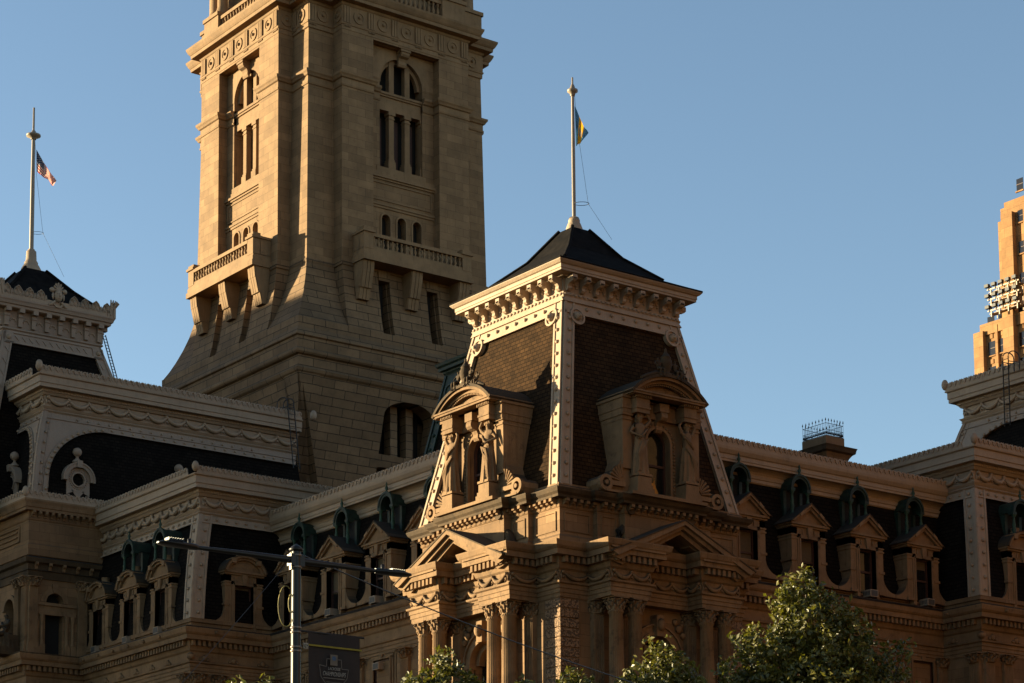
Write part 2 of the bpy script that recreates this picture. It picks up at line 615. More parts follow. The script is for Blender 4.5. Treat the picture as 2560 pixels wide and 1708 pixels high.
def s_bracket(b, u, w, v, z0, z1, out):
    """scroll bracket: S-curve side profile hanging from z1, standing out from depth v"""
    h = z1 - z0
    b.mark()
    p = [(v, z0), (v - out * 0.22, z0 + h * 0.02), (v - out * 0.36, z0 + h * 0.16), (v - out * 0.34, z0 + h * 0.34), (v - out * 0.46, z0 + h * 0.5),
         (v - out * 0.85, z0 + h * 0.58), (v - out, z0 + h * 0.7), (v - out, z0 + h * 0.84), (v - out * 0.92, z1), (v, z1)]
    b.prism(p, 'x', u - w / 2, u + w / 2)

def baluster(b, x, y, z0, z1, r):
    h = z1 - z0
    b.lathe([(r * .8, z0), (r * .8, z0 + .08 * h), (r * .5, z0 + .14 * h), (r, z0 + .36 * h), (r * .55, z0 + .62 * h), (r * .4, z0 + .74 * h), (r * .7, z0 + .86 * h), (r * .7, z1)], x, y, 8)

def capital(b, x, y, z0, z1, r):
    """composite capital: leafy bell, four corner volutes, abacus"""
    h = z1 - z0
    b.lathe([(r, z0), (r * 1.1, z0 + .04 * h), (r * 1.02, z0 + .1 * h), (r * 1.05, z0 + .5 * h), (r * 1.3, z0 + .85 * h)], x, y, 12)
    for row, (zz, rr, n) in enumerate(((.12, 1.06, 8), (.34, 1.12, 8))):
        for k in range(n):
            a = 2 * PI * (k + .5 * row) / n
            c, q = math.cos(a), math.sin(a)
            b.tube([(x + c * r * rr, y + q * r * rr, z0 + zz * h), (x + c * r * (rr + .14), y + q * r * (rr + .14), z0 + (zz + .2) * h), (x + c * r * (rr + .34), y + q * r * (rr + .34), z0 + (zz + .3) * h), (x + c * r * (rr + .36), y + q * r * (rr + .36), z0 + (zz + .22) * h)], [r * .2, r * .22, r * .17, r * .08], 5)
    for k in range(4):
        a = PI / 4 + PI / 2 * k
        c, q = math.cos(a), math.sin(a)
        sp = []
        for i in range(9):
            t = 2.2 * PI * i / 8
            rad = r * .36 * (1 - .07 * i)
            d = r * 1.42 + rad * math.cos(t)
            sp.append((x + c * d, y + q * d, z0 + .70 * h + rad * math.sin(t)))
        b.tube(sp, r * .13, 5)
        b.tube([(x + c * r * 1.0, y + q * r * 1.0, z0 + .55 * h), (x + c * r * 1.3, y + q * r * 1.3, z0 + .95 * h)], r * .12, 5)
    for k in range(4):
        a = PI / 2 * k
        b.ball((x + math.cos(a) * r * 1.25, y + math.sin(a) * r * 1.25, z0 + .82 * h), r * .26, 6, 5)
    b.box(x - r * 1.42, x + r * 1.42, y - r * 1.42, y + r * 1.42, z0 + .9 * h, z1)

def rosettes(b, pts, r=0.09):
    for (x, y, z) in pts:
        b.ball((x, y, z), r, 7, 5)
# ------------------------------------------------------------------ corner pavilion (origin at its axis)
def hM(z):
    return 6.57 - (z - 31.73) * 0.2026

def square(h):
    return [(-h, -h), (h, -h), (h, h), (-h, h)]

def main_ent_profile(d=0.0):
    return [(-.3, 25.5), (.06, 25.5), (.06, 25.72), (.11, 25.74), (.11, 25.96), (.16, 25.98), (.16, 26.18), (.28, 26.24), (.3, 26.34), (.08, 26.4),
            (.08, 26.95), (.2, 27.05), (.28, 27.3), (.3, 27.32), (.3, 27.66), (.72, 27.68), (.74, 27.98), (.80, 28.0), (.9, 28.12), (.98, 28.36), (.98, 28.42), (-.3, 28.55)]

def ent_ornaments(bd, bs, path, frieze=True, skip=()):
    def run(mx, l):
        if l < 0.7:
            return
        bd.X = mx
        dentils(bd, -.2, l + .2, -.62, -.25, 27.32, 27.66, .40, .2)
        bd.X = None
        if frieze and l > 1.2:
            bs.X = mx
            swags(bs, 0.12, l - 0.12, -.1, 26.86, .42, 1.25, .1)
            bs.X = None
    on_path(path, run)

def build_pavilion():
    t = thing('corner_pavilion', 'sunlit corner pavilion with slate mansard, bracketed eaves and columned porticoes', 'pavilion')
    # walls
    b = B()
    b.box(-5.9, 6.5, -5.9, 6.5, 0, 28.3)
    for mx in (Matrix.Identity(4), Matrix.Rotation(WEST, 4, 'Z')):
        b.X = mx
        b.arch_panel(-5.4, 6.55, 0, 28.0, 0, 1.25, 12, 22.75, -6.62, .75)
    b.X = None
    b.box(-6.6, -5.3, -6.6, -5.3, 0, 25.5)
    b.obj('wall', 'mblocks', t)
    # worm-carved corner blocks
    b = B()
    for i in range(18):
        z = 25.45 - .535 * (i + 1)
        b.mark()
        b.box(-6.68, -5.38, -6.68, -5.36, z + .035, z + .5)
        b.mark()
        b.box(5.38, 6.68, -6.68, -5.5, z + .035, z + .5)
        b.mark()
        b.box(-6.68, -5.5, 5.38, 6.68, z + .035, z + .5)
    b.objs('quoin', 'worm', t)
    # main entablature in plan, with the broken-out column pairs
    sp = [(-6.6, -6.6), (-4.6, -6.6), (-4.6, -8.5), (-1.95, -8.5), (-1.95, -7.3), (1.95, -7.3), (1.95, -8.5), (4.6, -8.5), (4.6, -6.6), (6.6, -6.6), (6.6, 4.0)]
    wp = [(y, x) for x, y in sp]
    path = wp[::-1][:-1] + sp
    b = B()
    b.sweep(main_ent_profile(), path)
    for s in (-1, 1):
        for q in (0, 1):
            x0, x1 = (1.95, 4.6) if s > 0 else (-4.6, -1.95)
            (b.box(x0, x1, -8.4, -6.0, 25.52, 28.3) if q == 0 else b.box(-8.4, -6.0, x0, x1, 25.52, 28.3))
    b.box(-2.2, 2.2, -7.2, -6, 25.52, 28.3)
    b.box(-7.2, -6, -2.2, 2.2, 25.52, 28.3)
    ent = b.obj('main_cornice', 'marble', t)
    bd, bs = B(), B()
    ent_ornaments(bd, bs, path)
    bd.obj('dentil_row', 'marble', t)
    bs.objs('garland', 'marble', t)
    # attic storey
    ap = [(-6.45, -6.45), (-4.1, -6.45), (-4.1, -6.8), (-2.55, -6.8), (-2.55, -7.3), (2.55, -7.3), (2.55, -6.8), (4.1, -6.8), (4.1, -6.45), (6.45, -6.45), (6.45, 4)]
    aw = [(y, x) for x, y in ap]
    apath = aw[::-1][:-1] + ap
    b = B()
    b.sweep([(-.5, 28.4), (.2, 28.4), (.2, 28.85), (.12, 28.95), (.04, 29.0), (.04, 30.45), (.1, 30.5), (.14, 30.6), (.1, 30.62), (.1, 30.95), (-.5, 30.95)], apath)
    b.box(-6.3, 6.4, -6.3, 6.4, 28.3, 31.3)
    b.box(-2.5, 2.5, -7.2, -6, 28.4, 31.3)
    b.box(-7.2, -6, -2.5, 2.5, 28.4, 31.3)
    for q in range(2):
        b.X = Matrix.Rotation(WEST * q, 4, 'Z')
        m = -1 if q else 1
        for s in (-1, 1):
            for (u0, u1, v) in ((4.4, 6.2, -6.45), (2.8, 3.9, -6.8)):
                a0, a1 = sorted((s * u0, s * u1))
                # raised panel frames
                for (c0, c1, z0, z1) in ((a0, a1, 29.2, 29.28), (a0, a1, 30.2, 30.28), (a0, a0 + .08, 29.28, 30.2), (a1 - .08, a1, 29.28, 30.2)):
                    b.box(c0, c1, v - .1, v, z0, z1)
        b.X = None
    b.obj('attic_wall', 'mblocks', t)
    b = B()
    b.sweep([(-.4, 30.95), (.5, 30.95), (.52, 31.08), (.66, 31.2), (.74, 31.38), (.74, 31.44), (-.4, 31.5)], apath)
    b.obj('attic_cornice', 'soot', t)
    b = B()
    def run(mx, l):
        if l < .9: return
        b.X = mx
        n = max(2, int(round(l / .46)))
        for i in range(n):
            u = l / n * (i + .5)
            s_bracket(b, u, .2, -.05, 30.5, 30.8, .3)
            b.box(u - .11, u + .11, -.48, 0, 30.78, 30.95)
        b.X = None
    on_path(apath, run)
    b.objs('attic_bracket', 'marble', t)
    # plinth under the mansard
    b = B()
    b.sweep([(-1, 31.4), (.12, 31.4), (.12, 31.62), (.04, 31.7), (.04, 31.8), (-1, 31.8)], square(6.62), True)
    b.obj('roof_plinth', 'marble', t)
    # mansard slate and its iron frame
    b = B()
    z0, z1 = 31.4, 43.4
    a, c = hM(z0) - .1, hM(z1) - .1
    vs = [(-a, -a, z0), (a, -a, z0), (a, a, z0), (-a, a, z0), (-c, -c, z1), (c, -c, z1), (c, c, z1), (-c, c, z1)]
    b.add(vs, [(0, 1, 5, 4), (1, 2, 6, 5), (2, 3, 7, 6), (3, 0, 4, 7), (4, 5, 6, 7)])
    b.obj('mansard_slate', 'slate', t)
    b, r = B(), B()
    for q in range(4):
        b.X = r.X = Matrix.Rotation(WEST * q, 4, 'Z')
        w = lambda x, y, z: (x, y - hM(z), z)
        b.warp = w
        h0, h1 = hM(31.73), hM(43.3)
        for s in (-1, 1):
            b.prism([(s * (h0 - .0), 31.73), (s * (h0 - .82), 31.73), (s * (h1 - .74), 43.3), (s * h1, 43.3)], 'y', -.04, .14)
            b.prism([(s * (h0 - .0), 31.73), (s * (h0 - .16), 31.73), (s * (h1 - .16), 43.3), (s * h1, 43.3)], 'y', -.12, .0)
            b.prism([(s * (h0 - .68), 31.73), (s * (h0 - .82), 31.73), (s * (h1 - .74), 43.3), (s * (h1 - .60), 43.3)], 'y', -.10, .0)
            cx = s * (hM(42.2) - .92)
            b.prism([(cx + .52 * math.cos(k * PI / 8), 42.22 + .52 * math.sin(k * PI / 8)) for k in range(16)], 'y', -.1, .12)
            b.arch_ring(cx, 42.22, .40, .52, -.18, -.02, 0, 2 * PI, 18)
        hb = hM(42.4)
        b.prism([(-hb, 42.35), (hb, 42.35), (h1, 43.3), (-h1, 43.3)], 'y', -.05, .14)
        b.prism([(-hb, 42.35), (hb, 42.35), (hb - .03, 42.5), (-hb + .03, 42.5)], 'y', -.12, 0)
        b.prism([(-hb, 43.05), (hb, 43.05), (h1, 43.3), (-h1, 43.3)], 'y', -.16, 0)
        b.warp = None
        for s in (-1, 1):
            for k in range(14):
                z = 32.3 + k * .75
                r.ball((s * (hM(z) - .42), -hM(z) - .06, z), .12, 8, 5)
            z = 42.22
            r.ball((s * (hM(z) - .92), -hM(z) - .16, z), .26, 8, 6)
            r.ball((s * (hM(z) - .92), -hM(z) - .36, z), .12, 8, 6)
        for k in range(7):
            r.ball((-2.7 + .9 * k, -hM(42.78) - .08, 42.78), .12, 8, 5)
    b.obj('mansard_frame', 'iron', t)
    r.obj('stud_row', 'iron', t)
    # bracketed eaves
    b = B()
    b.sweep([(-.5, 43.2), (.04, 43.2), (.12, 43.3), (.16, 43.42), (.08, 43.5), (.08, 43.62), (.03, 43.64), (.03, 44.4), (.3, 44.44), (.34, 44.5), (.82, 44.54), (.82, 44.66), (.86, 44.68), (.86, 44.88), (.95, 44.92), (1.08, 45.06), (1.1, 45.14), (-.5, 45.3)], square(4.22), True)
    b.obj('roof_cornice', 'iron', t)
    b, rp = B(), B()
    for q in range(4):
        b.X = rp.X = Matrix.Rotation(WEST * q, 4, 'Z')
        for k in range(9):
            u = -4.0 + k * 1.0
            s_bracket(b, u, .26, -4.26, 43.66, 44.42, .74)
            b.box(u - .17, u + .17, -5.0, -4.7, 44.2, 44.46)
            if k < 8:
                for a in range(5):
                    an = PI * a / 4
                    b.ball((u + .5 + .16 * math.cos(an), -4.28, 43.95 + .2 * math.sin(an)), .085, 6, 4)
        n = 26
        for k in range(n):
            u = -4.3 + 8.6 * (k + .5) / n
            rp.ball((u, -4.36, 43.46), .1, 6, 5, 1.6, 1, .9)
    b.objs('eaves_bracket', 'iron', t)
    rp.obj('rope_moulding', 'iron', t)
    b = B()
    lv = [(5.32, 45.1), (5.32, 45.2), (4.95, 45.24), (4.95, 45.36), (3.7, 45.95), (2.0, 47.4), (.62, 49.25)]
    vs, fs = [], []
    for h, z in lv:
        vs += [(-h, -h, z), (h, -h, z), (h, h, z), (-h, h, z)]
    for k in range(len(lv) - 1):
        for i in range(4):
            fs.append([k * 4 + i, k * 4 + (i + 1) % 4, k * 4 + 4 + (i + 1) % 4, k * 4 + 4 + i])
    fs.append([len(vs) - 4 + i for i in range(4)])
    b.add(vs, fs)
    for sx in (-1, 1):
        for sy in (-1, 1):
            b.tube([(sx * 3.7, sy * 3.7, 45.97), (sx * 2.0, sy * 2.0, 47.43), (sx * .62, sy * .62, 49.3)], .11, 5)
    b.obj('cap_roof', 'tin', t)

    # central window bay on each visible face
    def bay(rot):
        b = B()
        b.arch_panel(-2.2, 2.2, 31.45, 36.4, 0, .84, 31.75, 34.8, -7.1, .5)
        b.box(-2.75, 2.75, -8.25, -6.5, 31.42, 31.6)
        for s in (-1, 1):
            b.box(s * 1.75 - .62, s * 1.75 + .62, -8.2, -7.0, 31.6, 31.85)
            b.box(s * 1.75 - .55, s * 1.75 + .55, -8.15, -7.0, 31.85, 32.05)
            b.box(s * 1.75 - .48, s * 1.75 + .48, -8.1, -7.0, 32.05, 32.5)
            a0, a1 = sorted((s * 2.15, s * 2.8))
            b.box(a0, a1, -7.5, -4.6, 33.0, 36.3)
            b.box(a0 - .03, a1 + .03, -7.56, -4.6, 35.75, 35.85)
            b.box(a0 - .06, a1 + .06, -7.6, -4.6, 36.0, 36.12)
            # entablature returns above the figures and over the cheeks
            for (c, w, vf) in ((s * 1.75, .48, -8.05), (s * 2.48, .38, -7.62)):
                b.box(c - w, c + w, vf, -4.9, 36.12, 36.36)
                b.box(c - w - .04, c + w + .04, vf - .05, -4.9, 36.36, 36.48)
                b.box(c - w, c + w, vf, -4.9, 36.48, 36.95)
                b.box(c - w - .08, c + w + .08, vf - .1, -4.9, 36.95, 37.1)
            # scrolls at the foot
            poly = [(2.2, 31.5), (2.2, 34.0), (2.78, 34.0), (2.85, 33.45), (3.05, 32.95), (3.4, 32.6), (3.8, 32.45), (4.2, 32.38), (4.5, 32.15), (4.56, 31.85), (4.4, 31.55)]
            b.prism([(s * x, z) for x, z in poly], 'y', -7.35, -6.2)
            b.arch_ring(s * 4.08, 31.98, .26, .46, -7.6, -7.3, 0, 2 * PI, 16)
            b.arch_ring(s * 4.08, 31.98, .0, .13, -7.66, -7.3, 0, 2 * PI, 8)
            b.box(*sorted((s * 2.7, s * 4.1)), -7.62, -7.3, 31.5, 31.62)
            b.box(*sorted((s * 2.7, s * 3.7)), -7.58, -7.3, 31.9, 32.15)
            for k in range(6):
                an = PI / 2 * (k + .5) / 6
                c, q = math.cos(an), math.sin(an)
                b.tube([(s * (2.75 + .25 * c), -7.38, 32.25 + .25 * q), (s * (2.75 + .95 * c), -7.42, 32.25 + .95 * q)], [.05, .1], 5)
        # archivolt, bead ring and key bracket
        b.arch_ring(0, 34.8, .84, 1.0, -7.3, -7.05)
        b.arch_ring(0, 34.8, 1.0, 1.28, -7.22, -7.05)
        for k in range(17):
            an = PI * k / 16
            b.ball((1.14 * math.cos(an), -7.24, 34.8 + 1.14 * math.sin(an)), .09, 6, 4)
        for s in (-1, 1):
            b.box(*sorted((s * .84, s * 1.0)), -7.3, -7.05, 31.75, 34.8)
            b.box(*sorted((s * 1.0, s * 1.28)), -7.22, -7.05, 31.75, 34.8)
            for k in range(16):
                b.ball((s * 1.14, -7.24, 31.9 + k * .19), .085, 6, 4)
        s_bracket(b, 0, .46, -7.1, 35.4, 36.5, .75)
        b.box(-2.2, 2.2, -7.35, -5, 36.12, 36.4)
        b.box(-2.2, 2.2, -7.28, -5, 36.4, 36.95)
        b.box(-.34, .34, -7.85, -7.1, 36.48, 36.95)
        dentils(b, -2.2, 2.2, -7.5, -7.2, 36.95, 37.1, .17, .09)
        for s in (-1, 1):
            dentils(b, s * 1.75 - .5, s * 1.75 + .5, -8.2, -7.9, 36.98, 37.1, .15, .08)
        b.box(-2.72, 2.72, -8.35, -4.9, 37.1, 37.22)
        b.box(-2.78, 2.78, -8.42, -4.9, 37.22, 37.32)
        # segmental pediment
        rr, zc = 3.745, 34.74
        a0 = math.acos(2.78 / rr)
        b.arch_ring(0, zc, rr - .3, rr - .12, -8.3, -6.4, a0, PI - a0, 18)
        b.arch_ring(0, zc, rr - .46, rr - .3, -8.02, -6.4, a0 + .04, PI - a0 - .04, 18)
        for k in range(34):
            an = a0 + .1 + (PI - 2 * a0 - .2) * k / 33
            x, z = (rr - .52) * math.cos(an), zc + (rr - .52) * math.sin(an)
            b.box(x - .04, x + .04, -7.95, -7.6, z - .05, z + .06)
        seg = [((rr - .4) * math.cos(a0 + (PI - 2 * a0) * k / 14), zc + (rr - .4) * math.sin(a0 + (PI - 2 * a0) * k / 14)) for k in range(15)]
        b.prism([(-2.4, 37.25), (2.4, 37.25)] + seg, 'y', -7.66, -7.3)
        d = b.obj('window_bay', 'marble', t, rot)
        b = B()
        b.arch_ring(0, zc, rr - .14, rr + .02, -8.42, -4.6, a0 - .01, PI - a0 + .01, 18)
        b.obj('bay_roof', 'soot', d)
        b = B()
        b.arch_face(0, .82, 31.75, 34.8, -6.72)
        b.obj('pane', 'glass', d)
        b = B()
        b.arch_ring(0, 34.8, .7, .84, -6.85, -6.6)
        for s in (-1, 1):
            b.box(*sorted((s * .7, s * .84)), -6.85, -6.6, 31.75, 34.8)
        b.box(-.7, .7, -6.83, -6.62, 33.55, 33.68)
        b.box(-.7, .7, -6.83, -6.62, 31.75, 31.88)
        b.obj('window_frame', 'wood', d)
        return d

    s_bay = bay(0)
    w_bay = dup(s_bay, rot=WEST, parent=t)
    # ochre sheet painted as a golden reflection on the shaded window
    b = B()
    b.prism([(-.62, 32.0), (-.2, 31.98), (.16, 31.95), (.28, 32.1), (.12, 32.35), (.02, 32.62), (.0, 32.95), (-.06, 32.62), (-.3, 32.6), (-.62, 32.42)], 'y', -6.86, -6.84)
    b.obj('painted_reflection', 'gold', s_bay)

    # porticoes
    def portico(rot):
        b = B()
        hw, zl, za = 5.15, 27.72, 30.02
        # raking cornice: two sloped beams
        for (o, i, v0) in ((0.0, .22, -9.42), (.22, .40, -9.22), (.40, .62, -8.95)):
            k = (za - zl) / hw
            for s in (-1, 1):
                b.prism([(s * hw * 1.0 - s * o * .3, zl - o * .9), (0, za - o * 1.12), (0, za - i * 1.12), (s * hw - s * i * 1.6, zl - i * .9), ], 'y', v0, -6.4)
        b.prism([(-4.5, 27.6), (4.5, 27.6), (0, 29.55)], 'y', -7.3, -6.5)
        for s in (-1, 1):                     # coffers of the raking soffit
            for k in range(3):
                x0 = .9 + k * 1.15
                xs = (x0, x0 + .75)
                zz = [29.28 - .447 * x for x in xs]
                b.prism([(s * xs[0], zz[0] - .1), (s * xs[1], zz[1] - .1), (s * xs[1], zz[1] + .0), (s * xs[0], zz[0] + .0)], 'y', -8.7, -7.9)
        for s in (-1, 1):                     # cornice blocks on the column pairs
            c = s * 3.28
            b.box(c - 1.9, c + 1.9, -9.35, -7.0, 27.95, 28.1)
        p = b.obj('pediment', 'marble', t, rot)
        b = B()
        b.prism([(-5.2, 27.78), (0, 30.08), (5.2, 27.78), (5.2, 27.7), (0, 30.0), (-5.2, 27.7)], 'y', -9.46, -6.4)
        b.obj('pediment_roof', 'soot', p)
        b = B()
        for s in (-1, 1):                     # big scrolled consoles behind the pediment
            c = s * 2.2
            pts = [(c + s * .1, 30.9), (c - s * .02, 30.3), (c + s * .15, 29.8), (c + s * .55, 29.45), (c + s * .75, 28.95), (c + s * .6, 28.6)]
            b.tube([(x, -7.05, z) for x, z in pts], [.34, .3, .26, .28, .34, .4], 7)
            b.arch_ring(c + s * .02, 30.75, .1, .32, -7.5, -6.9, 0, 2 * PI, 12)
        b.obj('scroll_console', 'soot', p)
        return p
    sp_ = portico(0)
    dup(sp_, rot=WEST, parent=t)

    # columns with capitals, and pilasters behind
    bc = B()
    prof = [(.5, 14), (.5, 15.2), (.44, 15.3), (.445, 18), (.42, 21), (.375, 24.62), (.44, 24.66), (.44, 24.74)]
    bc.lathe(prof, 0, 0, 96, True, 24, .10)
    bk = B()
    capital(bk, 0, 0, 24.74, 25.5, .37)
    first = None
    for q in range(2):
        for u in (-3.95, -2.6, 2.6, 3.95):
            loc = Matrix.Rotation(WEST * q, 3, 'Z') @ Vector((u, -8.08, 0))
            if first is None:
                first = bc.obj('column', 'marble', t, 0, loc)
                bk.obj('column_capital', 'marble', first)
            else:
                dup(first, loc=loc, rot=WEST * q, parent=t)
    bp = B()
    bp.box(-.36, .36, -.2, .5, 10, 24.75)
    for k in range(5):
        bp.box(-.32 + k * .14, -.26 + k * .14, -.24, 0, 10.4, 24.6)
    bk2 = B()
    capital(bk2, 0, .05, 24.75, 25.5, .38)
    firstp = None
    for q in range(2):
        for u in (-4.2, -2.5, 2.5, 4.2):
            loc = Matrix.Rotation(WEST * q, 3, 'Z') @ Vector((u, -6.75, 0))
            if firstp is None:
                firstp = bp.obj('pilaster', 'marble', t, 0, loc)
                bk2.obj('pilaster_capital', 'marble', firstp)
            else:
                dup(firstp, loc=loc, rot=WEST * q, parent=t)

    def archwin(rot):
        b = B()
        b.arch_ring(0, 22.75, 1.25, 1.45, -6.95, -6.55)
        b.arch_ring(0, 22.75, 1.45, 1.78, -6.85, -6.55)
        b.arch_ring(0, 22.75, 1.78, 1.88, -6.98, -6.55)
        b.arch_ring(0, 22.75, .95, 1.25, -6.5, -6.0)
        for s in (-1, 1):
            b.box(*sorted((s * 1.25, s * 1.88)), -6.9, -6.55, 12, 22.6)
            b.box(*sorted((s * 1.2, s * 1.98)), -7.0, -6.55, 22.55, 22.8)
            for k, (x, z, r) in enumerate(((1.75, 24.55, .26), (1.5, 24.9, .2), (2.05, 24.2, .22), (1.95, 24.75, .16))):
                b.ball((s * x, -6.72, z), r, 7, 5, 1, .7, 1)
        b.box(-.26, .26, -7.2, -6.5, 23.9, 25.1)
        b.ball((0, -7.25, 24.55), .3, 8, 6, .85, .8, 1.2)
        a = b.obj('arched_window', 'marble', t, rot)
        b = B()
        b.arch_face(0, 1.24, 12, 22.75, -6.06)
        b.obj('pane', 'glass', a)
        b = B()
        for x in (-.4, .4):
            b.box(x - .05, x + .05, -6.2, -6.07, 12, 23.7)
        b.box(-1.2, 1.2, -6.2, -6.07, 21.0, 21.25)
        b.obj('window_frame', 'wood', a)
        return a
    aw_ = archwin(0)
    dup(aw_, rot=WEST, parent=t)
    return t

build_pavilion()
# ------------------------------------------------------------------ dormers, copper vents, air conditioners
def dormer_parts(parent, kind, rot, loc, blind=0.0, swoop=(1.05, 1.05)):
    b = B()
    for s in (-1, 1):
        b.box(*sorted((s * .95, s * 1.42)), 0, 1.7, 29.0, 32.35)
        b.box(*sorted((s * .93, s * 1.47)), -.05, 1.6, 31.62, 31.72)
        b.box(*sorted((s * .93, s * 1.47)), -.05, 1.6, 31.84, 31.92)
        b.box(*sorted((s * 1.0, s * 1.5)), -.05, 1.2, 30.3, 30.45)
        b.box(*sorted((s * .9, s * 1.5)), -.1, 1.0, 28.95, 29.12)
        b.box(*sorted((s * .71, s * .95)), -.06, .5, 28.7, 31.95)
        b.box(*sorted((s * .71, s * .82)), -.1, .5, 28.98, 31.82)
        # swept foot that runs into the parapet
        pts = [(1.42, 28.95), (1.42, 30.35)]
        for k in range(8):
            a = PI + PI / 2 * k / 7
            pts.append((1.42 + swoop[0 if s < 0 else 1] * (1 + math.cos(a)), 30.25 + 1.08 * math.sin(a)))
        pts.append((1.42 + swoop[0 if s < 0 else 1], 28.95))
        b.prism([(s * x, z) for x, z in pts], 'y', .04, .7)
    b.box(-.95, .95, -.06, .5, 31.72, 31.95)
    b.box(-.84, .84, -.1, .5, 31.7, 31.8)
    b.box(-1.42, 1.42, .0, 1.7, 31.95, 32.4)
    b.prism([(-.13, 31.7), (.13, 31.7), (.2, 32.4), (-.2, 32.4)], 'y', -.18, .3)
    b.box(-.55, -.45, -.06, .2, 31.95, 32.3)
    b.box(.45, .55, -.06, .2, 31.95, 32.3)
    b.box(-1.5, 1.5, -.12, 2.0, 32.38, 32.5)
    b.box(-1.6, 1.6, -.22, 2.2, 32.5, 32.64)
    r = B()
    if kind == 'gable':
        for o, i, v0 in ((0, .16, -.34), (.16, .36, -.22)):
            for s in (-1, 1):
                b.prism([(s * (1.68 - o * .6), 32.66), (0, 33.86 - o), (0, 33.86 - i), (s * (1.68 - i * 1.3), 32.66)], 'y', v0, 2.0)
        b.prism([(-1.3, 32.6), (1.3, 32.6), (0, 33.5)], 'y', -.02, .6)
        for s in (-1, 1):                    # bosses breaking the slope
            b.prism([(s * .62, 33.2), (s * .95, 32.97), (s * 1.02, 33.12), (s * .7, 33.38)], 'y', -.4, .3)
        r.prism([(-1.74, 32.6), (0, 33.92), (1.74, 32.6), (1.7, 32.6), (0, 33.84), (-1.7, 32.6)], 'y', -.36, 2.6)
    else:
        rr, zc = 1.62, 32.30
        a0 = math.asin(.22)
        b.arch_ring(0, zc, rr - .16, rr, -.34, 2.0, a0, PI - a0, 14, .86)
        b.arch_ring(0, zc, rr - .34, rr - .16, -.2, 2.0, a0, PI - a0, 14, .86)
        b.arch_face(0, 1.34, 32.55, 32.6, .0, 1.0)
        for an in (.9, PI - .9):
            b.box((rr - .1) * math.cos(an) - .16, (rr - .1) * math.cos(an) + .16, -.42, .4, zc + .86 * (rr - .2) * math.sin(an) - .14, zc + .86 * rr * math.sin(an) + .05)
        r.arch_ring(0, zc, rr - .02, rr + .06, -.36, 2.6, a0, PI - a0, 14, .86)
        b.lathe([(.3, 33.6), (.34, 33.75), (.26, 33.85), (.3, 33.98), (.3, 34.05)], 0, .5, 10)
    d = b.obj('dormer', 'marble', parent, rot, loc)
    r.obj('dormer_roof', 'soot', d)
    g = B()
    g.box(-.7, .7, .42, .46, 28.75, 31.75)
    g.obj('pane', 'glass', d)
    f = B()
    f.box(-.71, -.6, .3, .44, 28.75, 31.72)
    f.box(.6, .71, .3, .44, 28.75, 31.72)
    f.box(-.6, .6, .32, .44, 30.3, 30.42)
    f.box(-.6, .6, .3, .44, 31.62, 31.72)
    f.box(-.6, .6, .3, .44, 28.75, 28.88)
    f.obj('sash', 'wood', d)
    if blind:
        q = B()
        q.box(-.6, .6, .385, .40, 31.64 - blind, 31.64)
        q.obj('blind', 'blind', d)
    return d

def vent_mesh(parent, rot, loc):
    b = B()
    b.arch_ring(0, 34.95, .58, .78, -.1, .15, 0, PI, 14, 1.08)
    b.arch_ring(0, 34.95, .72, .84, -.16, .02, 0, PI, 14, 1.08)
    b.arch_ring(0, 34.95, .70, .80, .1, 2.6, 0, PI, 14, 1.06)
    for s in (-1, 1):
        b.box(*sorted((s * .5, s * .86)), -.14, .3, 34.78, 34.95)
        b.box(*sorted((s * .56, s * .8)), .6, 1.6, 33.2, 34.9)
    v = b.obj('copper_vent', 'copper', parent, rot, loc)
    b = B()
    for s in (-1, 1):
        b.lathe([(.13, 33.3), (.13, 33.42), (.08, 33.5), (.14, 33.8), (.09, 34.05), (.12, 34.15), (.085, 34.3), (.075, 34.6), (.14, 34.7), (.14, 34.8)], s * .66, .0, 8)
    b.lathe([(.16, 35.75), (.13, 35.85), (.06, 35.95), (.12, 36.1), (.05, 36.25), (.07, 36.32), (.01, 36.5)], 0, -.02, 8)
    b.obj('copper_post', 'copperlt', v)
    b = B()
    b.arch_face(0, .72, 33.1, 34.95, .75)
    b.obj('dark_void', 'void', v)  # near-black sheet stands in for the shade inside the hollow vent
    return v

AC = {}
def ac_unit(rot, loc, label):
    if not AC:
        t = thing('air_conditioner', label, 'air conditioner', loc, rot, 'window air conditioners')
        b = B()
        b.box(-.33, .33, -.36, .4, 0, .44)
        b.obj('casing', 'white', t)
        b = B()
        b.box(-.27, .27, -.375, -.3, .05, .39)
        for k in range(5):
            b.box(-.345, -.3, -.3 + k * .12, -.24 + k * .12, .1, .34)
        b.obj('grille', 'grille', t)
        AC['t'] = t
        return t
    return dup(AC['t'], loc=loc, rot=rot, label=label)

def low_window(parent, rot, loc, ztop=25.22):
    b = B()
    for s in (-1, 1):
        b.box(*sorted((s * .9, s * 1.22)), -.12, .4, 18, ztop + .1)
        b.box(*sorted((s * .9, s * 1.04)), -.2, .4, 18, ztop)
        b.box(*sorted((s * 1.22, s * 1.42)), -.05, .2, 18, ztop + .42)
    b.box(-1.22, 1.22, -.12, .4, ztop, ztop + .28)
    b.box(-1.04, 1.04, -.2, .4, ztop, ztop + .12)
    b.box(-1.46, 1.46, -.16, .2, ztop + .3, ztop + .42)
    b.box(-.16, .16, -.26, .2, ztop, ztop + .3)
    w = b.obj('wall_window', 'marble', parent, rot, loc)
    g = B()
    g.box(-.9, .9, .06, .1, 18, ztop)
    g.obj('pane', 'glass', w)
    f = B()
    f.box(-.9, -.78, -.02, .07, 18, ztop)
    f.box(.78, .9, -.02, .07, 18, ztop)
    f.box(-.9, .9, -.02, .07, 23.2, 23.34)
    f.box(-.9, .9, -.02, .07, ztop - .12, ztop)
    f.obj('sash', 'wood', w)
    return w

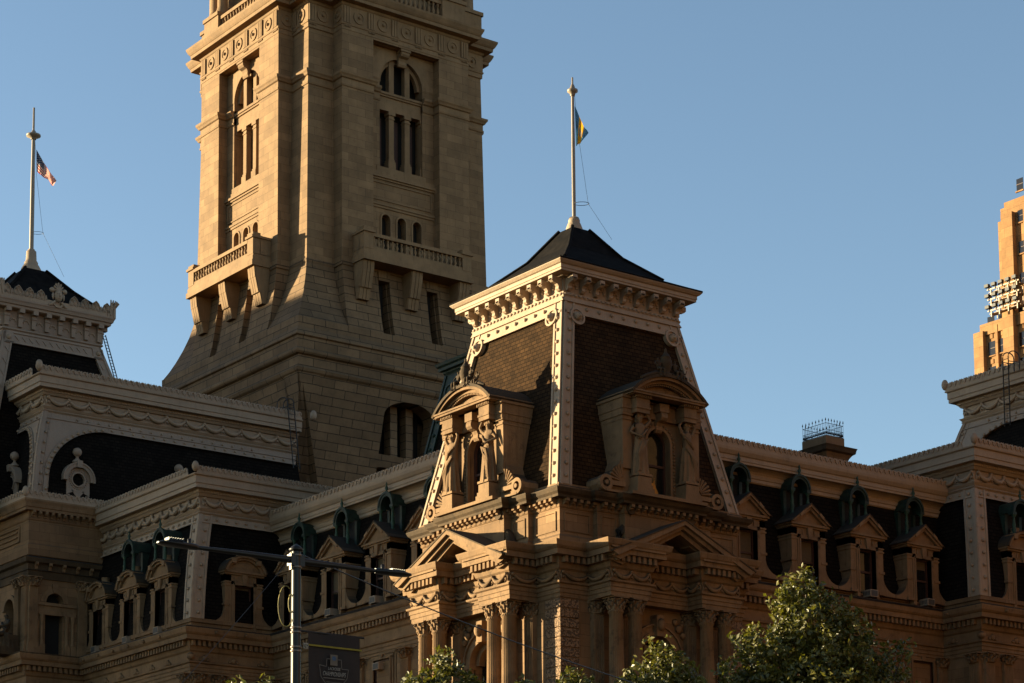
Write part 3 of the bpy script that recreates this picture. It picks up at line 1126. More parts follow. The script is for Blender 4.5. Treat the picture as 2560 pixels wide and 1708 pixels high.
def flat_pilaster(parent, rot, loc):
    b = B()
    b.box(-.42, .42, -.22, .2, 8, 24.95)
    for k in range(6):
        b.box(-.37 + k * .13, -.31 + k * .13, -.26, 0, 8.4, 24.85)
    p = b.obj('wing_pilaster', 'marble', parent, rot, loc)
    b = B()
    capital(b, 0, .02, 24.95, 25.55, .42)
    b.obj('wing_capital', 'marble', p)
    return p

# ------------------------------------------------------------------ four-storey wings between the pavilions
def wing_cornice_profile():
    return [(-.5, 35.0), (.05, 35.05), (.12, 35.12), (.12, 35.3), (.18, 35.34), (.24, 35.5), (.12, 35.54), (.12, 35.62), (.2, 35.74), (.34, 35.84), (.5, 35.9), (.72, 35.92),
            (.72, 36.06), (.76, 36.08), (.76, 36.2), (.72, 36.22), (.72, 36.34), (.8, 36.4), (.92, 36.6), (.95, 36.76), (.95, 36.82), (-.5, 36.9)]

def wing(name, label, rot, u0, u1, uc0, uc1, centers, blinds, pil, drop=()):
    t = thing(name, label, 'building wing', (0, 0, 0), rot)
    b = B()
    b.box(u0, u1, -3.9, 6, 0, 28.4)
    b.box(u0, u1, -3.85, 5, 28.4, 28.98)
    b.box(u0, u1, -3.95, 5, 28.86, 29.0)
    b.obj('wall', 'mblocks', t)
    b = B()
    b.sweep([(o * .9, z) for o, z in main_ent_profile()], [(u0, -3.9), (u1, -3.9)])
    b.obj('lower_cornice', 'marble', t)
    b = B()
    b.box(u0, u1, -4.84, -3.9, 28.46, 28.52)
    b.box(u0, u1, -4.80, -3.8, 28.38, 28.44)
    b.obj('ledge_cover', 'lead', t)
    b = B()
    dentils(b, u0, u1, -4.45, -3.9, 27.32, 27.66, .385, .19)
    b.obj('dentil_row', 'marble', t)
    prof = [(-3.8, 28.9), (-3.62, 29.4), (-3.42, 30.2), (-3.2, 31.5), (-3.0, 33), (-2.8, 34.4), (-2.7, 35.2)]
    b = B()
    b.prism([(v, z) for v, z in prof] + [(-2.7, 36.8), (4, 36.8), (4, 28.9)], 'x', u0, uc1 if uc1 > u1 else u1)
    if uc0 < u0:
        b.prism([(-2.9, 33.5), (-2.7, 36.8), (2, 36.8), (2, 33.5)], 'x', uc0, u0)
    b.obj('mansard_slate', 'slate_shaded', t)
    b = B()
    b.sweep(wing_cornice_profile(), [(uc0, -2.72), (uc1, -2.72)])
    b.obj('roof_cornice', 'iron', t)
    b = B()
    cresting(b, uc0 + .05, uc1 - .05, -3.62, 36.82, .43, .52)
    b.obj('cresting', 'iron', t)
    for c, bl in zip(centers, blinds):
        dormer_parts(t, 'gable', 0, (c, -4.3, 0), bl)
        vent_mesh(t, 0, (c, -3.65, 0))
        low_window(t, 0, (c, -3.9, 0))
    for c in pil:
        flat_pilaster(t, 0, (c, -3.9, 0))
    return t

wing('south_wing', 'long shaded wing right of the corner pavilion, four gabled dormers under green vents', 0, 6.5, 26.6, 6.0, 28.6,
     (9.43, 14.43, 19.43, 24.43), (1.9, 1.3, 0, .55), (11.9, 16.9, 21.9, 26.2))
wing('west_wing', 'shaded wing left of the corner pavilion with gabled dormers and a sloping crested eaves', WEST, -27.4, -6.5, -29.2, -6.0,
     (-24.75, -19.57, -14.45, -9.4), (0, 1.4, .8, 0), (-22.2, -17.0, -11.9, -26.9))

ac_unit(0, (19.62, -4.3, 28.72), 'air conditioner in the third dormer of the right-hand wing, just above the big tree')
ac_unit(0, (24.72, -4.3, 28.72), 'air conditioner low in the dormer beside the far right pilastered corner')
ac_unit(WEST, (-4.3, 19.72, 28.72), 'air conditioner in the dormer just right of the street lamp pole, above the banner')
ac_unit(WEST, (-4.3, 14.6, 28.72), 'air conditioner in the dormer nearest the sunlit portico, on the left-hand wing')
ac_unit(WEST, (-3.95, 14.75, 24.6), 'air conditioner high in the tall lower-floor window to the right of the dark banner')

# ------------------------------------------------------------------ end pavilions with swag friezes
def inset(z):
    t = (z - 29.2) / 7.3
    return 1.35 * (0.35 * t + 0.65 * t * t) if t > 0 else 0

def end_pavilion(name, label, cx, cy, LS, LW, dS, dW, vS, vW, pilS, pilW, blinds):
    t = thing(name, label, 'pavilion', (cx, cy, 0))
    rect = lambda d: [(d, LW), (d, d), (LS, d)]
    b = B()
    b.box(0, LS, 0, LW, 0, 28.45)
    b.sweep([(-.6, 28.4), (.02, 28.4), (.02, 28.9), (.12, 28.94), (.12, 29.2), (-.6, 29.25)], rect(0))
    b.obj('wall', 'mblocks', t)
    b = B()
    b.sweep(main_ent_profile(), rect(0))
    b.obj('lower_cornice', 'marble', t)
    b = B()
    b.sweep([(-.1, 28.46), (.96, 28.44), (.96, 28.5), (-.1, 28.56)], rect(0))
    b.obj('ledge_cover', 'lead', t)
    b, k2 = B(), B()
    def run(mx, l):
        b.X = k2.X = mx
        dentils(b, -.3, l, -.55, 0, 27.32, 27.66, .385, .19)
        for k in range(int(l / 2.2)):
            u = .9 + k * 2.2
            k2.mark()
            k2.ball((u, -.12, 26.6), .2, 8, 6, 1, .5, 1)
            for s in (-1, 1):
                k2.ball((u + s * .28, -.12, 26.5), .12, 6, 5, 1.3, .5, .9)
            k2.mark()
            k2.ball((u + .4, -.98, 28.2), .12, 7, 5)
        k2.mark()
        k2.ball((-.1, -.1, 26.65), .28, 8, 6, 1, 1, .9)
        b.X = k2.X = None
    on_path(rect(0), run)
    b.obj('dentil_row', 'marble', t)
    k2.objs('carved_boss', 'marble', t)
    # bowed mansard
    zs = [29.1, 30.2, 31.3, 32.4, 33.5, 34.6, 35.6, 36.5, 39]
    b = B()
    vs = []
    for z in zs:
        d = inset(min(z, 36.5)) + .1
        vs += [(d, d, z), (LS, d, z), (LS, LW, z), (d, LW, z)]
    fs = []
    for k in range(len(zs) - 1):
        for i in range(4):
            fs.append([k * 4 + i, k * 4 + (i + 1) % 4, k * 4 + 4 + (i + 1) % 4, k * 4 + 4 + i])
    fs.append([len(vs) - 4 + i for i in range(4)])
    b.add(vs, fs)
    b.obj('mansard_slate', 'slate_shaded', t)
    b, r = B(), B()
    for q in range(2):
        if q == 0:
            wf = lambda x, y, z: (x + inset(z), y + inset(z), z)
        else:
            wf = lambda x, y, z: (y + inset(z), x + inset(z), z)
        b.warp = wf
        L = LS if q == 0 else LW
        zz = [29.2 + 7.3 * k / 9 for k in range(10)]
        for z0, z1 in zip(zz[:-1], zz[1:]):
            b.box(-.06, .8, -.08, .25, z0, z1)
            b.box(-.12, .12, -.16, .1, z0, z1)
            b.box(.7, .86, -.14, .1, z0, z1)
        b.box(-.05, L - 1.4, -.06, .3, 35.9, 36.5)
        b.box(-.05, L - 1.4, -.14, .3, 35.9, 36.0)
        b.warp = None
        for k in range(9):
            z = 29.6 + k * .82
            p = wf(.42, -.12, z)
            r.ball(p, .12, 8, 5)
        for k in range(int((L - 2) / .75)):
            r.ball(wf(1.2 + .75 * k, -.1, 36.22), .11, 7, 5)
    b.obj('mansard_frame', 'iron', t)
    r.obj('stud_row', 'iron', t)
    d = 1.35
    b = B()
    b.sweep([(-.5, 36.4), (.06, 36.45), (.2, 36.58), (.14, 36.66), (.24, 36.78), (.3, 36.86), (.06, 36.9), (.06, 37.66), (.2, 37.7), (.32, 37.86), (.4, 37.9), (.4, 38.06), (.8, 38.1), (.8, 38.36),
             (.86, 38.4), (.86, 38.86), (.98, 38.92), (1.0, 39.0), (-.5, 39.1)], rect(d))
    b.obj('roof_cornice', 'iron', t)
    b, c, e = B(), B(), B()
    def run2(mx, l):
        b.X = c.X = mx
        swags(b, .25, l - .05, -.1, 37.55, .5, 1.3, .12)
        b.X = None
        n = int(l / .22)
        e.X = mx
        for k in range(n):
            e.ball((.1 + k * .22, -.38, 37.98), .07, 5, 4)
        e.X = None
        cresting(c, -.85, l, -1.0, 39.0, .43, .5)
        c.ball((-.96, -.96, 39.42), .24, 8, 6, 1, 1, 1.5)
        b.X = c.X = None
    on_path(rect(d), run2)
    b.objs('garland', 'iron', t)
    e.obj('egg_moulding', 'iron', t)
    c.obj('cresting', 'iron', t)
    for u, bl in zip(dS, blinds):
        dormer_parts(t, 'arch', 0, (u, -.05, 0), bl, (.9, .9))
    for u in dW:
        dormer_parts(t, 'arch', WEST, (-.05, u, 0), 0, (.85, .85))
    for u in vS:
        vent_mesh(t, 0, (u, -.05, 0))
    for u in vW:
        vent_mesh(t, WEST, (-.15, u, 0))
    for u in pilS:
        flat_pilaster(t, 0, (u, 0, 0))
    for u in pilW:
        flat_pilaster(t, WEST, (0, u, 0))
    return t

end_pavilion('south_end_pavilion', 'far right projecting pavilion with studded corner post and garland frieze', 26.55, -7.05, 14, 12,
             (4.05, 9.0), (), (4.05, 9.0), (), (.5, 2.2, 6.0), (.5,), (0, 0))
end_pavilion('west_end_pavilion', 'dark pavilion behind the lamp arm, with studded curved corner post and rounded dormers', -10.15, 27.45, 14, 17,
             (3.85,), (4.05, 8.45, 13.05), (), (4.05, 8.45), (.5, 2.0, 5.4), (.5, 6.2), (2.7,))
# arched window of the right end pavilion
ac_unit(WEST, (-10.2, 31.6, 28.72), 'air conditioner in the round-topped dormer nearest the studded corner post, left of the lamp')
ac_unit(WEST, (-10.2, 36.0, 28.72), 'air conditioner in the middle of the three round-topped dormers at lower left')
ac_unit(WEST, (-10.2, 40.6, 28.72), 'air conditioner in the leftmost round-topped dormer, beside the dark arched doorway')
ac_unit(0, (30.95, -7.1, 28.72), 'air conditioner cut by the right edge of the photo, under the lit orange window')
# ------------------------------------------------------------------ roof crown shared by the bowed roofs: swag frieze, cornice, cresting
def crown(t, path, dz, ends=(1.0, 1.0)):
    b = B()
    b.sweep([(o, z + dz) for o, z in [(-.5, 36.4), (.06, 36.45), (.2, 36.58), (.14, 36.66), (.24, 36.78), (.3, 36.86), (.06, 36.9), (.06, 37.66), (.2, 37.7), (.32, 37.86), (.4, 37.9),
             (.4, 38.06), (.8, 38.1), (.8, 38.36), (.86, 38.4), (.86, 38.86), (.98, 38.92), (1.0, 39.0), (-.5, 39.1)]], path)
    b.obj('roof_cornice', 'iron', t)
    b, c, e = B(), B(), B()
    def run(mx, l):
        b.X = c.X = mx
        swags(b, .2, l - .2, -.1, 37.55 + dz, .5, 1.55, .13)
        e.X = mx
        for k in range(int(l / .24)):
            e.ball((.1 + k * .24, -.38, 37.98 + dz), .075, 5, 4)
        n = int(l / .3)
        for k in range(n):
            e.ball((.15 + k * .3, -.08, 36.35 + dz), .06, 5, 4)
        e.X = None
        cresting(c, -ends[0] + .1, l + ends[1] - .1, -1.0, 39.0 + dz, .46, .58)
        for u in (-.95, l + .95):
            c.ball((u, -.96, 39.5 + dz), .26, 8, 6, 1, 1, 1.6)
        b.X = c.X = None
    on_path(path, run)
    b.objs('garland', 'iron', t)
    e.obj('egg_moulding', 'iron', t)
    c.obj('cresting', 'iron', t)

def bow(z, z0=39.4, z1=46.5, d=1.4):
    t = max(0.0, min(1.0, (z - z0) / (z1 - z0)))
    return d * (.22 * t + .78 * t * t)

def bowed_face(t, rot, loc, L, mirror, rx, post=.95):
    """iron spandrel frame with a quarter-ellipse opening on a bowed roof face; corner at u=0"""
    s = -1 if mirror else 1
    b, r = B(), B()
    w = lambda x, y, z: (s * (x + bow(z)), y + bow(z), z)
    b.warp = w
    zc = 41.6
    rz = 45.5 - zc
    out = [(post, 39.4), (post, 40.5), (post, zc)]
    for k in range(1, 15):
        a = PI - PI / 2 * k / 14
        out.append((post + rx + rx * math.cos(a), zc + rz * math.sin(a)))
    for (u0, z0), (u1, z1) in zip(out[:-1], out[1:]):
        b.add([(0, -.02, z0), (u0, -.02, z0), (u1, -.02, z1), (0, -.02, z1), (0, .2, z0), (u0, .2, z0), (u1, .2, z1), (0, .2, z1)],
              [(0, 1, 2, 3), (1, 5, 6, 2), (0, 3, 7, 4)])
        # rim that follows the opening
        b.add([(u0 - .36, -.1, z0 + .0), (u0, -.1, z0), (u1, -.1, z1), (u1 - .36 * (1 if z1 < zc + .1 else max(.05, (45.5 - z1) / rz)), -.1, z1 + (0 if z1 < zc + .1 else .36 * (z1 - zc) / rz))] if False else
              [(u0, -.12, z0), (u1, -.12, z1), (u1, .2, z1), (u0, .2, z0)], [(0, 1, 2, 3)])
    ring = []
    for i, (u, z) in enumerate(out):
        a, c = out[max(0, i - 1)], out[min(len(out) - 1, i + 1)]
        dx, dz = c[0] - a[0], c[1] - a[1]
        l = math.hypot(dx, dz)
        ring.append((u - dz / l * .34, z + dx / l * .34))
    for i in range(len(out) - 1):
        p, q, m, n = out[i], out[i + 1], ring[i], ring[i + 1]
        b.add([(p[0], -.13, p[1]), (q[0], -.13, q[1]), (n[0], -.13, n[1]), (m[0], -.13, m[1])], [(0, 1, 2, 3)])
        b.add([(n[0], -.13, n[1]), (m[0], -.13, m[1]), (m[0], 0, m[1]), (n[0], 0, n[1])], [(0, 1, 2, 3)])
        b.add([(p[0], -.13, p[1]), (q[0], -.13, q[1]), (q[0], -.2, q[1]), (p[0], -.2, p[1])], [(0, 1, 2, 3)])
        mid = ((p[0] + m[0]) / 2, (p[1] + m[1]) / 2)
        if i % 1 == 0 and i > 0:
            r.ball(w(mid[0], -.17, mid[1]), .12, 7, 5)
    ue = post + rx
    b.box(0, L, -.02, .25, 45.5, 46.6)
    b.box(ue, L, -.13, .25, 45.5, 45.85)
    b.box(0, L, -.1, .2, 45.95, 46.02)
    zz = [39.4 + 7.1 * k / 10 for k in range(11)]
    for z0, z1 in zip(zz[:-1], zz[1:]):
        b.box(-.1, .18, -.14, .1, z0, z1)
        b.box(.52, .58, -.07, .1, z0, z1)
    for k in range(8):
        z = 40 + k * .8
        r.ball(w(.36, -.06, z), .11, 7, 5)
    n = int((L - ue) / .85)
    for k in range(n):
        r.ball(w(ue + .3 + k * .85, -.14, 45.72), .11, 7, 5)
        r.ball(w(ue - 2.5 + k * .85, -.1, 46.15), .09, 6, 4)
    b.warp = None
    b.obj('spandrel_frame', 'iron2', t, rot, loc)
    r.obj('stud_row', 'iron', t, rot, loc)

def oculus(t, rot, loc):
    b = B()
    zc = 41.5
    pts = [(-.9, 40.35), (-.62, 40.3), (-.5, 40.5), (-.25, 40.28), (0, 40.1), (.25, 40.28), (.5, 40.5), (.62, 40.3), (.9, 40.35)]
    b.arch_ring(0, zc, .46, .9, -.12, .6, 0, 2 * PI, 24)
    for s in (-1, 1):
        b.prism([(s * .40, zc - .2), (s * .9, zc), (s * .9, 40.4), (s * .5, 40.55), (s * .1, 40.75), (s * .12, zc - .42)], 'y', -.11, .6)
        for k in range(3):
            b.lathe([(.02, 40.2), (.06, 40.3), (.06, 40.42)], s * (.64 + .1 * k), -.05, 6)
    b.prism([(-.5, 40.7), (0, 40.12), (.5, 40.7), (.3, 41.05), (-.3, 41.05)], 'y', -.11, .5)
    b.arch_ring(0, zc, .9, 1.2, -.32, 1.2, -.12, PI + .12, 18)
    b.arch_ring(0, zc, 1.14, 1.24, -.38, 1.2, -.12, PI + .12, 18)
    b.arch_ring(0, zc, .46, .56, -.2, .1, 0, 2 * PI, 22)
    for k in range(26):
        a = 2 * PI * k / 26
        b.ball((.68 * math.cos(a), -.13, zc + .68 * math.sin(a)), .055, 5, 4)
    b.box(-.2, .2, -.42, .3, zc + .85, zc + 1.36)
    b.lathe([(.36, 42.8), (.36, 42.9), (.2, 43.0), (.11, 43.12), (.1, 43.22), (.16, 43.26)], 0, .1, 12)
    b.ball((0, .1, 43.55), .33, 14, 10)
    o = b.obj('round_dormer', 'iron2', t, rot, loc)
    b = B()
    b.arch_ring(0, zc, 0.0, .5, .3, .34, 0, 2 * PI, 20)
    b.obj('dark_opening', 'void', o)
    return o

# ------------------------------------------------------------------ west centre block at the left edge
def west_block():
    t = thing('west_centre_block', 'dark block at the left edge with big arched slate roof, round dormers and deep attic', 'building', (-14.55, 42.6, 0))
    rect = [(0, 30), (0, 0), (12, 0)]
    b = B()
    b.box(0.75, 12, .75, 30, 0, 39.3)
    b.box(0, 12, 0, 30, 0, 28.4)
    b.X = Matrix.Identity(4)
    b.arch_panel(.05, 4.6, 28.4, 34.0, 2.0, .66, 28.4, 32.3, .05, .7)
    b.X = Matrix.Rotation(WEST, 4, 'Z')
    b.arch_panel(-6, -.05, 28.4, 34.0, -2.9, .8, 28.4, 32.0, .05, .7)
    b.X = None
    b.box(.05, 12, .04, .8, 33.9, 35.4)
    b.box(.04, .8, .05, 30, 33.9, 35.4)
    b.box(4.6, 12, .05, .8, 28.4, 34)
    b.box(.05, .8, 6, 30, 28.4, 34)
    b.obj('wall', 'mblocks', t)
    b = B()
    b.sweep(main_ent_profile(), rect)
    b.obj('lower_cornice', 'marble', t)
    b = B()
    b.sweep([(-.1, 28.46), (1.0, 28.44), (1.0, 28.5), (-.1, 28.6)], rect)
    b.sweep([(-.2, 33.9), (.04, 33.9), (.06, 34.4), (.14, 34.45), (.08, 34.5), (.08, 34.9), (.3, 35.0), (.34, 35.3), (.04, 35.45), (-.2, 35.45)], rect)
    b.obj('sooty_cornice', 'soot', t)
    b, e = B(), B()
    def run(mx, l):
        b.X = mx
        for k in range(min(int(l / 1.05), 14)):
            s_bracket(b, .5 + k * 1.05, .2, -.1, 34.5, 35.0, .28)
        e.X = mx
        dentils(e, -.3, l, -.58, 0, 27.32, 27.66, .4, .2)
        e.X = None
        n = min(int(l / .47), 30)
        for k in range(n):
            s_bracket(b, .2 + k * .47, .2, -.05, 38.16, 38.46, .3)
            b.box(.1 + k * .47, .3 + k * .47, -.42, -.0, 38.44, 38.62)
        b.X = None
    on_path(rect, run)
    b.objs('bracket', 'marble', t)
    e.obj('dentil_row', 'marble', t)
    b = B()
    b.sweep([(-.5, 35.45), (.02, 35.45), (.12, 35.5), (.12, 36.26), (.04, 36.34), (.04, 37.95), (.1, 38.0), (.14, 38.1), (.06, 38.14), (.06, 38.6), (-.5, 38.6)], rect)
    b.box(0.4, 12, .4, 30, 35.5, 39.3)
    for (y0, y1, z0, z1) in ((1.3, 6, 36.6, 36.72), (1.3, 6, 37.6, 37.72), (1.3, 1.42, 36.72, 37.6), (5.88, 6, 36.72, 37.6), (1.75, 5.5, 36.95, 37.05), (1.75, 5.5, 37.3, 37.4)):
        b.box(-.14, .0, y0, y1, z0, z1)
    b.obj('attic_wall', 'mblocks', t)
    b = B()
    b.sweep([(-.4, 38.6), (.42, 38.6), (.44, 38.78), (.5, 38.82), (.56, 39.05), (.66, 39.25), (.66, 39.36), (-.4, 39.45)], rect)
    b.obj('attic_cornice', 'marble', t)
    c = B()
    def run2(mx, l):
        c.X = mx
        cresting(c, -.62, l + .62, -.66, 39.36, .45, .58)
        for u in (-.6, l + .6):
            c.ball((u, -.62, 39.8), .22, 8, 6, 1, 1, 1.7)
        c.X = None
    on_path(rect, run2)
    c.obj('attic_cresting', 'iron', t)
    # pilaster order of the upper storey
    b, k = B(), B()
    def pil(q, u, w, v):
        b.X = k.X = Matrix.Rotation(WEST * q, 4, 'Z')
        b.box(u - w, u + w, -v, .3, 29.4, 33.3)
        n = int(w * 2 / .11)
        for i in range(n):
            b.box(u - w + .03 + i * .11, u - w + .08 + i * .11, -v - .025, 0, 29.5, 33.2)
        b.box(u - w - .06, u + w + .06, -v - .06, .3, 29.1, 29.4)
        b.box(u - w - .12, u + w + .12, -v - .12, .3, 28.4, 29.1)
        capital(k, u, -v * .2, 33.3, 33.95, w * 1.05)
        b.X = k.X = None
    for u in (.34, 4.1):
        pil(0, u, .34, .2)
    pil(1, -.34, .34, .2)
    pil(1, -1.5, .3, .2)
    b.arch_ring(2.0, 32.3, .66, .8, -.1, .1)
    b.arch_ring(2.0, 32.3, .8, 1.05, -.05, .1)
    b.prism([(1.85, 33.0), (2.15, 33.0), (2.22, 33.6), (1.78, 33.6)], 'y', -.16, .1)
    b.box(.75, 3.6, -.1, .25, 31.4, 31.7)
    b.box(.75, 3.6, -.04, .25, 31.7, 32.05)
    b.box(.7, 3.65, -.15, .25, 32.05, 32.25)
    for u in (1.05, 2.95, 3.4):
        b.lathe([(.17, 29.3), (.17, 29.45), (.13, 29.55), (.13, 30.9), (.19, 31.1), (.19, 31.4)], u, -.02, 10)
        b.box(u - .2, u + .2, -.2, .25, 28.4, 29.3)
    b.X = Matrix.Rotation(WEST, 4, 'Z')
    b.arch_ring(-2.9, 32.0, .8, 1.1, -.1, .1)
    b.X = None
    b.obj('pilaster_order', 'marble', t)
    k.obj('capital_row', 'marble', t)
    b = B()
    b.arch_face(2.0, .65, 32.25, 32.3, .62)
    b.box(1.35, 2.65, .6, .64, 28.4, 31.5)
    b.X = Matrix.Rotation(WEST, 4, 'Z')
    b.arch_face(-2.9, .79, 28.4, 32.0, .7)
    b.X = None
    b.obj('dark_doorway', 'void', t)
    return t

def bowed_roof(name, label, loc, LS, LW, kind):
    t = thing(name, label, 'roof', loc)
    zs = [39.3 + 7.3 * k / 10 for k in range(11)] + [49]
    b = B()
    vs = []
    for z in zs:
        d = bow(z) + .1
        if kind == 'sw':
            vs += [(d, d, z), (LS, d, z), (LS, LW, z), (d, LW, z)]
        else:                                  # corner at the north-west
            vs += [(d, -LW, z), (LS, -LW, z), (LS, -d, z), (d, -d, z)]
    fs = []
    for k in range(len(zs) - 1):
        for i in range(4):
            fs.append([k * 4 + i, k * 4 + (i + 1) % 4, k * 4 + 4 + (i + 1) % 4, k * 4 + 4 + i])
    fs.append([len(vs) - 4 + i for i in range(4)])
    b.add(vs, fs)
    b.obj('mansard_slate', 'slate_shaded', t)
    d = 1.4
    if kind == 'sw':
        crown(t, [(d, LW), (d, d), (LS, d)], 9.95, (1.0, 0.0))
        bowed_face(t, 0, (0, 0, 0), LS - 1.4, False, 4.1)
        bowed_face(t, WEST, (0, 0, 0), LW - 1.4, True, 1.9, .75)
        oculus(t, 0, (3.45, .25, 0))
        oculus(t, 0, (11.6, .25, 0))
        oculus(t, WEST, (.2, 3.9, 0))
    else:
        crown(t, [(LS, -d), (d, -d), (d, -LW)], 9.95, (1.0, 1.0))
        bowed_face(t, WEST, (0, 0, 0), LW - 1.4, False, 4.1)
    return t

west_block()
bowed_roof('arched_slate_roof', 'bowed slate roof with iron arch frame, garlands and ball-topped round dormers, left of the tower', (-14.0, 43.15, 0), 22.3, 8.6, 'sw')
bowed_roof('far_arched_roof', 'far bowed roof with garlanded crown at the right edge, in front of the orange skyscraper', (42.3, 10.2, 0), 14, 18, 'nw')

# ------------------------------------------------------------------ left mansard tower
def left_tower():
    t = thing('west_roof_tower', 'dark mansard roof tower at the left edge with palmette cresting and a carved face', 'tower', (-9.28, 54.4, 0))
    hh = lambda z: 3.9 + (53.9 - z) * .30
    b = B()
    z0, z1 = 39, 54
    a, c = hh(z0) - .12, hh(z1) - .12
    vs = [(-a, -a, z0), (a, -a, z0), (a, a, z0), (-a, a, z0), (-c, -c, z1), (c, -c, z1), (c, c, z1), (-c, c, z1)]
    b.add(vs, [(0, 1, 5, 4), (1, 2, 6, 5), (2, 3, 7, 6), (3, 0, 4, 7), (4, 5, 6, 7)])
    b.obj('mansard_slate', 'slate_shaded', t)
    b, r = B(), B()
    for q in range(4):
        b.X = r.X = Matrix.Rotation(WEST * q, 4, 'Z')
        b.warp = lambda x, y, z: (x, y - hh(z), z)
        for s in (-1, 1):
            ha, hb = hh(40), hh(53.9)
            b.prism([(s * ha, 40), (s * (ha - 1.0), 40), (s * (hb - .8), 53.9), (s * hb, 53.9)], 'y', -.04, .2)
            b.prism([(s * ha, 40), (s * (ha - .2), 40), (s * (hb - .18), 53.9), (s * hb, 53.9)], 'y', -.12, .05)
            b.prism([(s * (ha - .85), 40), (s * (ha - 1.0), 40), (s * (hb - .8), 53.9), (s * (hb - .66), 53.9)], 'y', -.1, .05)
            b.box(s * (hh(53.3) - .45) - .42, s * (hh(53.3) - .45) + .42, -.12, .05, 52.9, 53.75)
            for k in range(12):
                z = 52.5 - k * 1.0
                u = s * (hh(z) - .5)
                b.prism([(u - .16, z), (u - .08, z + .06), (u + .16, z - .42), (u + .08, z - .48)], 'y', -.1, 0)
        b.box(-3.7, 3.7, -.04, .2, 52.9, 53.9)
        b.box(-3.9, 3.9, -.12, .1, 52.88, 53.02)
        b.box(-3.9, 3.9, -.12, .1, 53.72, 53.9)
        for k in range(11):
            u = -2.9 + k * .55
            b.prism([(u - .16, 53.5), (u - .08, 53.56), (u + .16, 53.2), (u + .08, 53.14)], 'y', -.1, 0)
        b.warp = None
        for s in (-1, 1):
            r.ball((s * (hh(53.3) - .45), -hh(53.3) - .14, 53.32), .2, 8, 6)
        # bracketed frieze with scalloped niches
        for k in range(8):
            u = -3.75 + k * 1.07
            b.box(u - .16, u + .16, -4.15, -3.7, 54.25, 55.4)
            b.box(u - .2, u + .2, -4.5, -3.7, 55.25, 55.55)
            b.box(u - .19, u + .19, -4.22, -3.7, 54.95, 55.1)
            if k < 7:
                c0 = u + .535
                r.arch_ring(c0, 54.62, .2, .26, -4.0, -3.9, 0, PI, 8)
                for m in range(5):
                    an = PI * (m + .5) / 5
                    r.ball((c0 + .22 * math.cos(an), -3.96, 54.62 + .22 * math.sin(an)), .075, 5, 4)
    b.X = r.X = None
    b.sweep([(-.5, 53.85), (.05, 53.88), (.2, 54.0), (.16, 54.1), (.04, 54.2), (.04, 55.45), (.5, 55.5), (.6, 55.55), (.62, 55.72), (.72, 55.76), (.78, 55.95), (.84, 56.05), (.84, 56.16), (-.5, 56.2)], square(3.9), True)
    b.obj('roof_cornice', 'iron2', t)
    r.obj('frieze_carving', 'iron', t)
    # palmette cresting with a carved face and corner leaves
    b, f = B(), B()
    for q in range(4):
        b.X = f.X = Matrix.Rotation(WEST * q, 4, 'Z')
        v = -4.68
        b.box(-4.7, 4.7, v, v + .1, 56.1, 56.55)
        for k in range(10):
            u = -4.05 + k * .9
            if abs(u) < .5: continue
            poly = [(u - .4, 56.5), (u + .4, 56.5), (u + .36, 56.8), (u + .22, 57.05), (u, 57.22), (u - .22, 57.05), (u - .36, 56.8)]
            b.prism(poly, 'y', v + .01, v + .08)
            for s in (-1, 1):
                b.tube([(u + s * .3, v - .02, 56.45), (u + s * .33, v - .03, 56.75), (u + s * .2, v - .03, 57.0), (u, v - .03, 57.18)], .045, 5)
                b.arch_ring(u + s * .13, 56.55, .04, .1, v - .05, v + .02, 0, 2 * PI, 8)
            for m in (-1, 0, 1):
                b.tube([(u, v - .02, 56.65), (u + m * .14, v - .03, 57.0)], .035, 4)
            b.prism([(u + .38, 56.5), (u + .52, 56.5), (u + .47, 56.86), (u + .43, 56.86)], 'y', v, v + .08)
        for s in (-1, 1):                      # corner acroteria
            for m in range(5):
                a = .35 + m * .3
                b.tube([(s * 4.35, v - .02, 56.3), (s * (4.3 + .22 * math.sin(a)), v - .05, 56.9), (s * (4.1 + .75 * math.sin(a) * .9), v - .1 - .06 * m, 57.0 + .5 * math.cos(a * .6))], [.09, .1, .05], 5)
            b.box(*sorted((s * 4.1, s * 4.78)), v - .05, v + .1, 56.1, 56.95)
        f.ball((0, v - .12, 56.95), .42, 12, 9, .8, .6, 1.15)
        f.ball((0, v - .36, 56.95), .1, 6, 5, .7, 1, 1.6)
        f.ball((0, v - .3, 56.72), .1, 6, 5, 1.5, .7, .5)
        for s in (-1, 1):
            f.ball((s * .15, v - .31, 57.08), .065, 6, 4, 1.4, .6, .7)
            f.ball((s * .5, v - .1, 57.35), .22, 7, 5, 1, .7, .9)
            f.ball((s * .42, v - .1, 56.9), .13, 6, 5, .8, .8, 2.2)
            f.tube([(s * .25, v - .1, 56.5), (s * .5, v - .06, 56.25), (s * .75, v - .03, 56.15)], [.12, .14, .08], 6)
        for m in range(7):
            a = PI * m / 6
            f.tube([(0, v - .15, 57.3), (.42 * math.cos(a), v - .1, 57.4 + .55 * math.sin(a))], [.1, .07], 5)
        f.arch_ring(0, 56.45, .3, .42, v - .15, v + .02, PI, 2 * PI, 9)
    b.obj('palmette_cresting', 'iron', t)
    f.obj('carved_face', 'iron', t)
    b = B()
    lv = [(4.6, 56.2), (4.4, 56.35), (2.4, 58.3), (.85, 60.1)]
    vs, fs = [], []
    for h, z in lv:
        vs += [(-h, -h, z), (h, -h, z), (h, h, z), (-h, h, z)]
    for k in range(len(lv) - 1):
        for i in range(4):
            fs.append([k * 4 + i, k * 4 + (i + 1) % 4, k * 4 + 4 + (i + 1) % 4, k * 4 + 4 + i])
    b.add(vs, fs)
